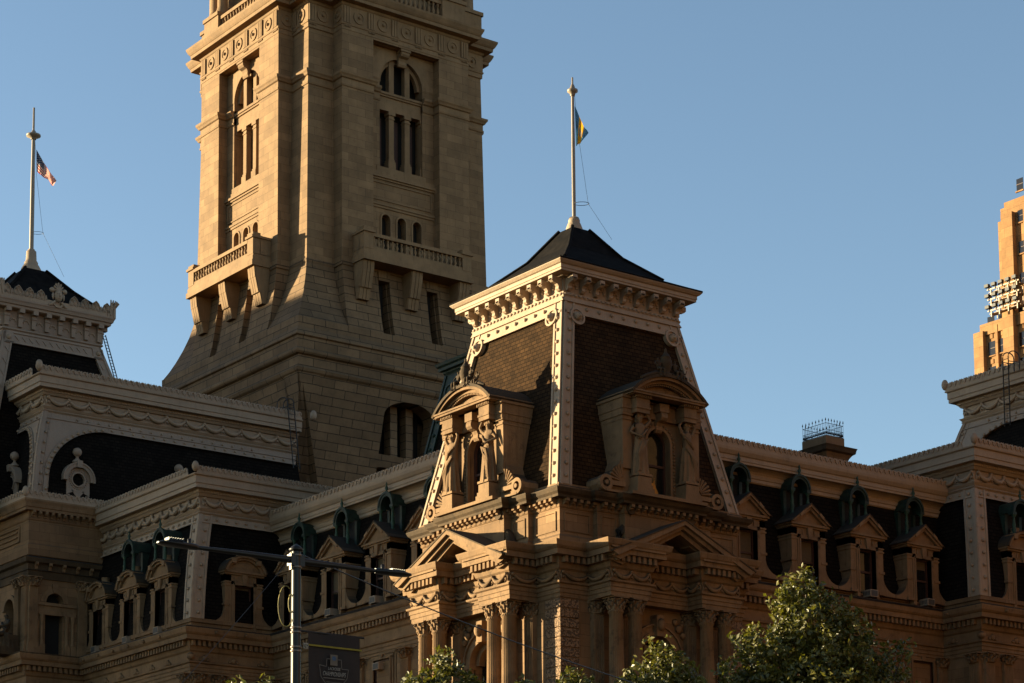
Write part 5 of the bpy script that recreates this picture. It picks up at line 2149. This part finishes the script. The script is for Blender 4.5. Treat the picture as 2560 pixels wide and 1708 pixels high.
def floodlights():
    t = thing('floodlight_rack', 'steel frame of floodlights standing on the skyscraper setback', 'floodlights', (248.5, 181.5, 138.6))
    b, h = B(), B()
    for bb in (b, h):
        bb.X = Matrix.Rotation(WEST, 4, 'Z')
    for u in (0, 2.0, 4.2, 6.4):
        b.box(u - .11, u + .11, -.11, .11, 0, 6.0)
        b.box(u - .08, u + .08, 1.6, 1.76, 0, 6.0)
    for z in (1.2, 3.4, 5.4):
        b.box(-.8, 7.0, -.2, -.05, z - .12, z + .12)
        b.box(-.8, 7.0, .2, 1.7, z - .5, z - .42)
        b.box(-.8, 7.0, -.1, -.02, z + .5, z + .56)
        for k in range(5):
            u = -.4 + k * 1.7
            h.box(u - .5, u + .45, -.9, -.2, z + .35, z + .95)
            h.box(u - .1, u + .1, -.3, .1, z - .1, z + .4)
    b.tube([(0, 0, 1.2), (6.4, 0, 5.4)], .06, 4)
    b.obj('steel_frame', 'steel', t)
    h.obj('lamp_head', 'black', t)
floodlights()
# ------------------------------------------------------------------ carved figures
def skin_mesh(verts, edges, radii, root=0, sub=1):
    me = bpy.data.meshes.new('tmp_body')
    me.from_pydata(verts, edges, [])
    o = bpy.data.objects.new('tmp_body', me)
    COL.objects.link(o)
    sk = o.modifiers.new('skin', 'SKIN')
    ss = o.modifiers.new('sub', 'SUBSURF')
    ss.levels = ss.render_levels = sub
    for i, r in enumerate(radii):
        d = me.skin_vertices[0].data[i]
        d.radius = r if isinstance(r, tuple) else (r, r)
        d.use_root = (i == root)
    dg = bpy.context.evaluated_depsgraph_get()
    ev = o.evaluated_get(dg)
    m = ev.to_mesh()
    vs = [tuple(v.co) for v in m.vertices]
    fs = [list(p.vertices) for p in m.polygons]
    ev.to_mesh_clear()
    bpy.data.objects.remove(o)
    bpy.data.meshes.remove(me)
    return vs, fs

def figure(b, pose):
    """one continuous body from a jointed skeleton; pose gives hand targets and lean. Height about 1.75, facing -y"""
    V, E, Rr = [], [], []
    def add(p, r, par=None):
        V.append(p); Rr.append(r)
        if par is not None: E.append((par, len(V) - 1))
        return len(V) - 1
    seat = pose.get('seat', False)
    hipz = .5 if seat else .95
    pel = add((0, 0, hipz), (.15, .11))
    sp = add((pose.get('sway', .02), 0, hipz + .2), (.125, .095), pel)
    ch = add((pose.get('sway', .02) * .6, -.01, hipz + .42), (.155, .11), sp)
    nk = add((0, 0, hipz + .57), .055, ch)
    hd = add((pose.get('nod', 0), -.02, hipz + .66), (.075, .085), nk)
    add((pose.get('nod', 0), -.01, hipz + .76), (.08, .09), hd)
    for s in (-1, 1):
        if seat:
            k = add((s * .14, -.42, .52), .085, pel); f = add((s * .15, -.40, .1), .05, k); add((s * .15, -.53, .03), .035, f)
        else:
            fw = pose.get('step', 0) * s
            k = add((s * .1, -.03 - fw * .5, .5), .075, pel); f = add((s * .11, -fw * .6, .09), .045, k); add((s * .12, -.13 - fw * .6, .03), .04, f)
    hands = []
    for s, (el, ha) in zip((-1, 1), pose['arms']):
        sh = add((s * .19, 0, hipz + .50), .06, ch)
        e = add(el, .045, sh); h = add(ha, .034, e)
        d = (Vector(ha) - Vector(el)).normalized()
        add(tuple(Vector(ha) + d * .08), .03, h)
        hands.append((Vector(ha) + d * .08, d))
    vs, fs = skin_mesh(V, E, Rr)
    b.add(vs, fs, True)
    # face
    hx, hz = pose.get('nod', 0), hipz + .70
    b.ball((hx, -.112, hz - .01), .018, 5, 4, .8, 1, 1.5)
    for s in (-1, 1):
        b.ball((hx + s * .033, -.098, hz + .015), .013, 5, 4)
        b.ball((hx + s * .085, .0, hz - .01), .022, 5, 4, .5, 1, 1.4)
    b.ball((hx, -.10, hz - .055), .016, 5, 4, 1.5, .7, .5)
    # fingers
    for p, d in hands:
        side = d.cross(Vector((0, 1, 0)))
        side = side.normalized() if side.length > .1 else Vector((1, 0, 0))
        for k in range(4):
            q = p + side * (-.024 + .016 * k)
            l = (.06, .07, .066, .05)[k]
            b.tube([q - d * .02, q + d * l * .6, q + d * l + Vector((0, -.015, -.01))], [.009, .008, .006], 4)
        b.tube([p - d * .05 + side * .02, p - d * .01 + side * .05, p + d * .02 + side * .05], [.01, .009, .007], 4)

def drape(b, z0, z1, r0, r1, folds, lean=0.0, seedv=0):
    """gathered cloth hanging from z1 to z0"""
    rnd = random.Random(seedv)
    ph = [rnd.random() * 6.28 for _ in range(4)]
    n, m = 44, 10
    vs, fs = [], []
    for j in range(m + 1):
        t = j / m
        z = z1 + (z0 - z1) * t
        for i in range(n):
            a = 2 * PI * i / n
            fold = 1 + (.03 + .13 * t) * math.sin(a * folds + ph[0] + t * 1.2) + .05 * t * math.sin(a * (folds + 5) + ph[1])
            r = (r1 + (r0 - r1) * (t ** .7)) * fold
            vs.append((math.cos(a) * r + lean * t, math.sin(a) * r * .78, z))
    for j in range(m):
        for i in range(n):
            k = (i + 1) % n
            fs.append([j * n + i, j * n + k, (j + 1) * n + k, (j + 1) * n + i])
    b.add(vs, fs, True)
    b.add(vs[-n:], [list(range(n))], False)

def statue(label, loc, rot, arms, sway, mirror, seedv, sc=2.0):
    t = thing('statue', label, 'statue', loc, rot, 'carved figures beside the pavilion windows')
    S = Matrix.Diagonal((sc * (-1 if mirror else 1), sc, sc, 1))
    b = B(); b.X = S
    figure(b, {'arms': arms, 'sway': sway, 'step': .06, 'nod': .02})
    b.obj('figure', 'marble', t)
    b = B(); b.X = S
    drape(b, .0, 1.06, .26, .155, 9, .02, seedv)
    for k in range(5):                        # cloth gathered over the hip and hanging fold
        b.tube([(-.16 + .05 * k, -.13, 1.05 - .02 * k), (.02 + .05 * k, -.19, .8 - .05 * k), (.10 + .02 * k, -.17, .45), (.12 + .02 * k, -.16, .12)], [.03, .04, .035, .02], 5)
    b.tube([(-.17, -.08, 1.34), (.0, -.15, 1.18), (.16, -.09, 1.04)], [.04, .05, .04], 5)
    b.obj('robe', 'marble', t)
    b = B(); b.X = S
    b.ball((.02, .03, 1.68), .115, 8, 6, 1, 1.05, 1)
    b.ball((.02, .1, 1.60), .09, 7, 5)
    for k in range(6):
        a = PI * k / 5
        b.ball((.02 + .1 * math.cos(a), -.03, 1.70 + .07 * math.sin(a)), .04, 5, 4)
    b.obj('hair', 'marble', t)
    b = B()
    b.box(-.5, .5, -.42, .45, -.03, .1)
    b.obj('plinth', 'marble', t)
    return t
# raised arm / bent arm poses (left, right) in figure units
UPA = [((-.33, -.05, 1.62), (-.12, -.06, 1.86)), ((.34, .02, 1.22), (.16, -.16, 1.12))]
UPB = [((-.30, -.02, 1.66), (-.08, .02, 1.9)), ((.27, -.05, 1.68), (.05, -.02, 1.88))]
zf = 32.58
statue('stone woman with one raised arm, left of the shaded window on the right face', (-1.72, -7.72, zf), 0, UPA, .03, True, 1)
statue('stone woman with bundle at her hip, right of the shaded window on the right face', (1.72, -7.72, zf), 0, UPB, -.02, False, 2)
statue('sunlit stone man with arm bent behind his head, right of the sunlit window', (-7.72, -1.72, zf), WEST, UPA, .04, False, 3)
statue('sunlit stone figure arching back with both arms raised, left of the sunlit window', (-7.72, 1.72, zf), WEST, UPB, -.05, True, 4)

def urn_group(label, loc, rot):
    t = thing('sculpture_group', label, 'sculpture', loc, rot, 'sculpture groups on the curved pediments')
    b = B()
    b.lathe([(.34, -.05), (.34, .1), (.2, .2), (.3, .4), (.36, .65), (.34, .85), (.26, 1.0), (.3, 1.05), (.24, 1.12), (.12, 1.3), (.06, 1.45), (.08, 1.5), (.01, 1.62)], 0, 0, 14)
    b.obj('urn', 'soot', t)
    for x, s, m in ((-.62, .95, False), (.62, .95, True), (1.15, .7, False)):
        b = B()
        b.X = Matrix.Translation((x, -.05, -.12 - abs(x) * .2)) @ Matrix.Diagonal((s * (-1 if m else 1), s, s, 1))
        figure(b, {'seat': True, 'sway': .05, 'arms': [((-.3, -.1, .82), (-.16, -.25, .7)), ((.32, -.05, .9), (.38, -.1, 1.1))]})
        b.obj('cherub', 'soot', t)
    b = B()
    for s in (-1, 1):
        b.tube([(s * .3, -.1, .05), (s * .9, -.1, -.02), (s * 1.5, -.1, -.25), (s * 1.9, -.1, -.42)], [.16, .18, .15, .08], 6)
    b.obj('garland', 'soot', t)
    return t
urn_group('urn with crouching cherubs on the shaded right-hand window pediment', (0, -8.0, 38.52), 0)
urn_group('urn with crouching cherubs on the sunlit left-hand window pediment', (-8.0, 0, 38.52), WEST)

def seated(label, loc, rot):
    t = thing('seated_sculpture', label, 'sculpture', loc, rot)
    b = B(); b.X = Matrix.Diagonal((1.9, 1.9, 1.9, 1))
    figure(b, {'seat': True, 'sway': .04, 'arms': [((-.34, -.12, .8), (-.2, -.36, .66)), ((.33, -.1, .84), (.1, -.34, .78))]})
    b.obj('figure', 'soot', t)
    b = B(); b.X = Matrix.Diagonal((1.9, 1.9, 1.9, 1))
    drape(b, .0, .56, .36, .24, 10, 0, 9)
    b.tube([(-.2, -.1, .98), (0, -.16, .8), (.22, -.1, .66)], [.05, .06, .05], 6)
    b.obj('robe', 'soot', t)
    b = B()
    b.box(-.6, .6, -.2, .6, 0, .9)
    b.box(-.7, .7, -.85, .7, -.5, .05)
    b.obj('stone_seat', 'soot', t)
seated('dark seated stone figure at the lower left edge beside the fluted corner pier', (-15.55, 43.75, 28.95), WEST)

# ------------------------------------------------------------------ street lamp, banner, cables
def street_lamp():
    t = thing('street_lamp', 'dark two-armed street lamp with fluted pole, gold-lit along its left edge', 'street lamp', (-61.51, -68.52, 0))
    b = B()
    b.lathe([(.2, 0), (.2, .8), (.13, 1.0), (.105, 4), (.092, 7), (.082, 10.2), (.082, 10.22)], 0, 0, 16, True, 8, .12)
    b.obj('pole', 'bronze', t)
    b = B()
    b.lathe([(.05, 10.2), (.12, 10.22), (.13, 10.25), (.08, 10.3), (.03, 10.33), (.005, 10.35)], 0, 0, 12)
    b.obj('pole_cap', 'bronze', t)
    b = B()
    for z in (9.93, 10.14, 8.86, 8.78, 8.52, 8.45):
        b.lathe([(.09, z - .02), (.098, z - .012), (.098, z + .012), (.09, z + .02)], 0, 0, 16)
    for z in (9.93, 10.12):
        b.box(-.12, -.08, -.03, .03, z - .05, z + .05)
    b.obj('clamp_band', 'steel', t)
    for s, L, z in ((-1, 1.92, 10.05), (1, 1.62, 10.05)):
        b = B()
        b.tube([(s * .05, 0, z), (s * L * .5, -.02 * s, z + .005), (s * L, -.05 * s, z + .0)], [.065, .05, .036], 8)
        b.box(s * .04, s * .14, -.07, .07, z - .1, z + .1)
        b.obj('arm', 'bronze', t)
        b = B()
        c = s * (L + .36)
        prof = [(-.36, .05, .05), (-.28, .09, .06), (-.05, .14, .06), (.2, .16, .05), (.34, .13, .035), (.4, .05, .015)]
        vs, fs = [], []
        n = 10
        for (x, w, h) in prof:
            for k in range(n):
                a = 2 * PI * k / n
                vs.append((c + s * x, -.05 * s + w * math.cos(a), z + h * math.sin(a) * (1.0 if math.sin(a) > 0 else .8)))
        for j in range(len(prof) - 1):
            for k in range(n):
                fs.append([j * n + k, j * n + (k + 1) % n, (j + 1) * n + (k + 1) % n, (j + 1) * n + k])
        b.add(vs, fs, True)
        b.add(vs[:n], [list(range(n))]); b.add(vs[-n:], [list(range(n))])
        for k in range(7):
            b.box(c + s * (-.02 + k * .045), c + s * (-.005 + k * .045), -.1, .06, z + .04, z + .085)
        b.lathe([(.035, z + .05), (.035, z + .13), (.005, z + .14)], c - s * .2, -.05 * s, 8)
        b.obj('lamp_head', 'bronze', t)
    b = B()
    pts = []
    for k in range(15):
        a = PI * .35 + 1.5 * PI * k / 14
        pts.append((-.12 + .16 * math.cos(a) - .08, 0, 9.22 + .36 * math.sin(a)))
    b.tube(pts, .008, 4)
    pts = [(-.1 + .05 * math.cos(2 * PI * k / 14), .0, 9.28 + .16 * math.sin(2 * PI * k / 14)) for k in range(15)]
    b.tube(pts, .012, 4)
    b.obj('loose_wire', plain('yellow_wire', (.25, .2, .06), .7), t)
street_lamp()

def banner():
    t = thing('street_banner', 'dark hanging banner with championship lettering and yellow strap, on the street lamp', 'banner', (-61.51, -68.56, 0))
    z1, z0 = 8.82, 6.3
    nu, nv = 24, 24
    vs, fs = [], []
    dep = lambda u, v: -.02 - .015 * math.sin(u * 7 + v * 3) - .02 * math.sin(u * 3 - v * 5) * (1 - v)
    X = lambda u, v: .21 + 1.08 * u - .05 * (1 - v) * (u - .5) * .6
    for j in range(nv + 1):
        v = j / nv
        for i in range(nu + 1):
            u = i / nu
            vs.append((X(u, v), dep(u, v), z0 + (z1 - z0) * v))
    for j in range(nv):
        for i in range(nu):
            k = j * (nu + 1) + i
            fs.append([k, k + 1, k + nu + 2, k + nu + 1])
    b = B()
    b.add(vs, fs, True)
    m = plain('banner_cloth', (0.022, 0.013, 0.010), .85, 0, .15)
    b.obj('cloth', m, t)
    b = B()
    b.tube([(.05, 0, 8.81), (1.38, 0, 8.81)], .02, 6)
    b.obj('rod', 'bronze', t)
    b = B()
    b.box(.2, 1.3, -.065, -.055, 8.555, 8.585)
    b.obj('yellow_strap', plain('yellow_strap_cloth', (.22, .15, .012), .8), t)
    b = B()
    b.box(.1, .2, -.05, -.03, 8.5, 8.6)
    b.arch_ring(.16, 8.55, .02, .035, -.07, -.04, 0, 2 * PI, 10)
    b.obj('hook', 'steel', t)
    ink = plain('banner_ink', (.12, .09, .07), .8, 0, .1)
    yv = -.064
    b = B()
    # outline of the shield
    def line(pts, w):
        for (xa, za), (xb, zb_) in zip(pts[:-1], pts[1:]):
            dx, dz = xb - xa, zb_ - za
            l = math.hypot(dx, dz)
            nx, nz = -dz / l * w, dx / l * w
            b.add([(xa + nx, yv, za + nz), (xb + nx, yv, zb_ + nz), (xb - nx, yv, zb_ - nz), (xa - nx, yv, za - nz)], [(0, 1, 2, 3)])
    c = .72
    line([(c - .06, 8.36), (c - .15, 8.36), (c - .16, 8.22), (c - .30, 8.24), (c - .27, 8.04), (c - .14, 7.88), (c - .13, 7.76), (c, 7.68), (c + .13, 7.76), (c + .14, 7.88), (c + .27, 8.04), (c + .30, 8.20), (c + .16, 8.20), (c + .15, 8.36), (c + .06, 8.36)], .006)
    line([(c - .22, 8.02), (c + .22, 8.02)], .008)
    line([(c - .16, 7.95), (c + .16, 7.95)], .005)
    line([(c - .12, 7.8), (c + .13, 7.92)], .008)
    line([(c + .12, 7.8), (c - .13, 7.92)], .008)
    b.obj('emblem_outline', ink, t)
    b = B()
    b.add([(c - .075, yv, 8.44), (c + .075, yv, 8.44), (c + .07, yv, 8.25), (c - .08, yv, 8.25)], [(0, 1, 2, 3)])
    b.obj('emblem_tile', plain('emblem_tan', (.14, .1, .07), .8), t)
    b = B()
    b.add([(c + .045 * math.cos(2 * PI * k / 14), yv - .003, 8.375 + .04 * math.sin(2 * PI * k / 14)) for k in range(14)], [list(range(14))])
    b.obj('emblem_disc', plain('emblem_blue', (.06, .09, .14), .8), t)
    def text(s, z, size, width, name):
        cu = bpy.data.curves.new(name, 'FONT')
        cu.body = s
        cu.size = size
        cu.align_x = 'CENTER'
        cu.extrude = .001
        o = bpy.data.objects.new(name, cu)
        COL.objects.link(o)
        dg = bpy.context.evaluated_depsgraph_get()
        me = bpy.data.meshes.new_from_object(o.evaluated_get(dg))
        w0 = max(v.co.x for v in me.vertices) - min(v.co.x for v in me.vertices)
        k = width / w0
        bpy.data.objects.remove(o)
        for v in me.vertices:
            x, y, zz = v.co
            v.co = (x * k + c + .12 * y, yv - .004 - zz, y + z)
        me.materials.append(plain('lettering_ink', (.26, .21, .17), .8, 0, .1))
        ob = bpy.data.objects.new(name, me)
        COL.objects.link(ob)
        ob.parent = t
    text('LACROSSE', 8.165, .075, .25, 'lettering')
    text('CHAMPIONSHIPS', 8.06, .11, .47, 'lettering')
banner()

def cable(name, label, pts, r):
    b = B()
    b.tube(pts, r, 4)
    return tag(b.obj(name, 'black', None), label, 'cable')
def sag(a, c, s, n=14):
    a, c = Vector(a), Vector(c)
    return [tuple(a.lerp(c, k / n) - Vector((0, 0, s * 4 * (k / n) * (1 - k / n)))) for k in range(n + 1)]
cable('span_cable', 'thin dark cable sloping right from the lamp across the columns', sag((-61.5, -68.5, 10.2), (-25, -49.5, 11.6), .75), .014)
cable('guy_wire', 'thin wire sloping down left from the lamp pole across a dormer', sag((-61.55, -68.5, 10.15), (-69, -74.5, 4.6), .1), .006)

# ------------------------------------------------------------------ street trees
def leaf_mat():
    m, nt, b = new_mat('tree_leaf')
    tc = nt.nodes.new("ShaderNodeTexCoord")
    n1 = N(nt, "ShaderNodeTexNoise", i_Scale=1.6, i_Detail=3.0)
    nt.links.new(tc.outputs['Object'], n1.inputs['Vector'])
    n2 = N(nt, "ShaderNodeTexNoise", i_Scale=14.0, i_Detail=1.0)
    nt.links.new(tc.outputs['Object'], n2.inputs['Vector'])
    f = math_n(nt, 'ADD', math_n(nt, 'MULTIPLY', n1.outputs[0], .5), math_n(nt, 'MULTIPLY', n2.outputs[0], .5))
    r = N(nt, "ShaderNodeMapRange")
    r.inputs[1].default_value, r.inputs[2].default_value = .35, .65
    nt.links.new(f, r.inputs[0])
    col = mix_c(nt, r.outputs[0], (.030, .040, .007), (.17, .14, .022))
    nt.links.new(col, b.inputs['Base Color'])
    b.inputs['Roughness'].default_value = .45
    b.inputs['Specular IOR Level'].default_value = .5
    tr = nt.nodes.new("ShaderNodeBsdfTranslucent")
    nt.links.new(mix_c(nt, 1.0, col, (1.0, 1.1, .5), 'MULTIPLY'), tr.inputs[0])
    ms = nt.nodes.new("ShaderNodeMixShader")
    ms.inputs[0].default_value = .3
    nt.links.new(b.outputs[0], ms.inputs[1])
    nt.links.new(tr.outputs[0], ms.inputs[2])
    nt.links.new(ms.outputs[0], nt.nodes['Material Output'].inputs[0])
    return m
M['leaf'] = leaf_mat()

def tree(label, x, y, lumps, nleaf, seedv, size=.12):
    """lumps: (sideways, into depth, height, radius); crown of many small leaves on twigs"""
    rnd = random.Random(seedv)
    t = thing('street_tree', label, 'tree', (x, y, 0), 0, 'street trees along the bottom of the view')
    RXY = Vector((.798, -.603, 0)); DXY = Vector((.603, .798, 0))
    cen = [RXY * a + DXY * d + Vector((0, 0, z)) for a, d, z, r in lumps]
    b = B()
    low = min(c.z for c in cen)
    b.tube([(0, 0, 0), (.04, .02, low * .5), (0, .05, low), tuple(cen[0] * .5 + Vector((0, 0, low * .5))), tuple(cen[0])], [.19, .15, .11, .05, .015], 8)
    for c in cen[1:]:
        s = Vector((0, .03, low * (.55 + .3 * rnd.random())))
        b.tube([tuple(s), tuple(s.lerp(c, .55) + Vector((0, 0, -.15))), tuple(c)], [.07, .045, .012], 6)
    b.obj('trunk', 'bark', t)
    vs, fs = [], []
    wts = [l[3] ** 2.4 for l in lumps]
    tot = sum(wts)
    for (c, l, w) in zip(cen, lumps, wts):
        n = int(nleaf * .72 * w / tot / 7)
        r = l[3]
        for _ in range(n):
            d = Vector((rnd.gauss(0, 1), rnd.gauss(0, 1), rnd.gauss(0, 1))).normalized()
            rad = r * (.35 + .65 * rnd.random() ** .45) * (.72 + .52 * rnd.random())
            p = c + Vector((d.x * rad, d.y * rad, d.z * rad * .95))
            out = (d + Vector((0, 0, .25))).normalized()
            for _k in range(7):
                q = p + Vector((rnd.gauss(0, 1), rnd.gauss(0, 1), rnd.gauss(0, 1))) * size * .8
                nrm = (out * .55 + Vector((rnd.gauss(0, 1), rnd.gauss(0, 1), rnd.gauss(0, 1))) * .6).normalized()
                a = nrm.cross(Vector((rnd.random() - .5, rnd.random() - .5, rnd.random() - .5))).normalized()
                e = nrm.cross(a)
                s = size * (.55 + .6 * rnd.random())
                o = len(vs)
                vs += [tuple(q - a * s), tuple(q - e * s * .5 + nrm * s * .12), tuple(q + a * s), tuple(q + e * s * .5 + nrm * s * .12)]
                fs.append([o, o + 1, o + 2, o + 3])
    me = bpy.data.meshes.new('crown')
    me.from_pydata(vs, [], fs)
    me.materials.append(M['leaf'])
    o = bpy.data.objects.new('crown', me)
    COL.objects.link(o)
    o.parent = t
    return t
tree('biggest tree, pointed sunlit crown at lower right in front of the right-hand wing', -32.2, -51.3,
     [((px - 2010) / 80, d, 16.36 - (py - 1420) / 80, r / 80) for px, py, r, d in
      ((2010, 1448, 26, 0), (1985, 1485, 46, .1), (2045, 1495, 42, .2), (1945, 1520, 40, -.1), (2080, 1545, 55, .2), (2000, 1560, 75, 0), (2110, 1595, 66, .3), (1878, 1590, 24, 0), (1862, 1622, 44, -.2),
       (1935, 1630, 62, .2), (1825, 1690, 48, 0), (2150, 1655, 72, .2), (2050, 1665, 100, 0), (2252, 1630, 24, 0), (2238, 1680, 34, .2), (1930, 1700, 80, 0), (2050, 1780, 150, .2), (1900, 1800, 110, 0), (2190, 1780, 100, 0))], 26000, 11)
tree('tree with two rounded tops in front of the sunlit left portico columns', -41.15, -44.15,
     [(.05, 0, 13.45, .5), (.25, .1, 12.95, .7), (-.3, 0, 12.85, .55), (-.85, .1, 12.75, .42), (-.75, 0, 12.3, .6), (.75, 0, 12.5, .62), (0, 0, 12.0, 1.1), (1.0, 0, 12.0, .6), (-.9, 0, 11.6, .8), (.1, 0, 10.8, 1.8)], 11000, 12)
tree('tree with a bright pointed top covering the arched window of the right portico', -35.7, -48.3,
     [(-.05, 0, 13.95, .36), (.2, .1, 13.5, .55), (-.4, 0, 13.15, .5), (.75, .1, 13.05, .55), (-.95, 0, 12.7, .48), (.1, 0, 12.7, .9), (1.0, 0, 12.4, .6), (-.4, 0, 12.1, .9), (.4, 0, 11.6, 1.4), (0, 0, 10.6, 1.8)], 11000, 13)
tree('small dark tree top at the bottom edge under the worm-carved corner pier', -37.75, -46.6,
     [(-.1, 0, 12.95, .36), (.3, 0, 12.75, .36), (.7, 0, 12.55, .28), (0, 0, 12.2, .7), (.2, 0, 11.2, 1.3)], 5000, 14)
tree('tiny tree tip at the bottom edge between the paired columns and the corner pier', -38.95, -45.7,
     [(-.1, 0, 12.72, .25), (0, 0, 12.3, .4), (0, 0, 11.2, 1.0)], 3000, 15)
tree('low tree tops at the bottom edge just left of the street lamp pole', -51.6, -51.1,
     [(.05, 0, 10.92, .26), (-.75, 0, 10.88, .3), (-.35, 0, 10.7, .3), (-.4, 0, 10.0, .9), (-.3, 0, 9.0, 1.2)], 4500, 16)

# ------------------------------------------------------------------ ground, street, buildings out of view that cast shade and reflect light
def sheet(name, x0, x1, y0, y1, z, mat):
    b = B()
    b.add([(x0, y0, z), (x1, y0, z), (x1, y1, z), (x0, y1, z)], [(0, 1, 2, 3)])
    o = b.obj(name, mat)
    o['kind'] = 'structure'
    return o
sheet('ground', -2500, 2500, -2500, 2500, 0, 'paving')
sheet('road', -60, -34, -400, 400, .004, 'asphalt')
sheet('road', -400, -62, -62, -36, .006, 'asphalt')

def street_block(name, label, u0, u1, v0, v1, h, rot, mat):
    t = thing(name, label, 'building', (0, 0, 0), rot)
    b = B()
    b.box(u0, u1, v0, v1, 0, h)
    b.sweep([(-.4, h - 2), (.5, h - 1.6), (.8, h - .6), (.8, h), (-.4, h)], [(u0, v0), (u1, v0), (u1, v1), (u0, v1)], True)
    b.obj('wall', mat, t)
    w = B()
    n = int((u1 - u0) / 6)
    for k in range(n):
        for fl in range(int(h / 6) - 1):
            x = u0 + (u1 - u0) * (k + .5) / n
            for vv in ((v0 - .05, v0 + .05), (v1 - .05, v1 + .05)):
                w.box(x - 1.2, x + 1.2, vv[0], vv[1], 3 + fl * 6, 6.5 + fl * 6)
    w.obj('window_rows', 'glass', t)
    return t
# axes of these blocks: local y points away from the sun
SR = math.atan2(-.766, .643) + PI / 2
street_block('office_block', 'office block north-west of the hall, out of view, shading the left-hand roofs', 1.3, 62, 196, 230, 77.5, math.atan2(.643, .766), 'limestone')
street_block('office_block', 'taller office block further north, out of view, shading the foot of the stone tower', 62.5, 150, 196, 230, 91.5, math.atan2(.643, .766), 'limestone')
street_block('street_front', 'pale sunlit street front south of the hall, out of view, throwing light on the shaded sides', -25, 190, -110, -72, 75, 0, 'darkfront')
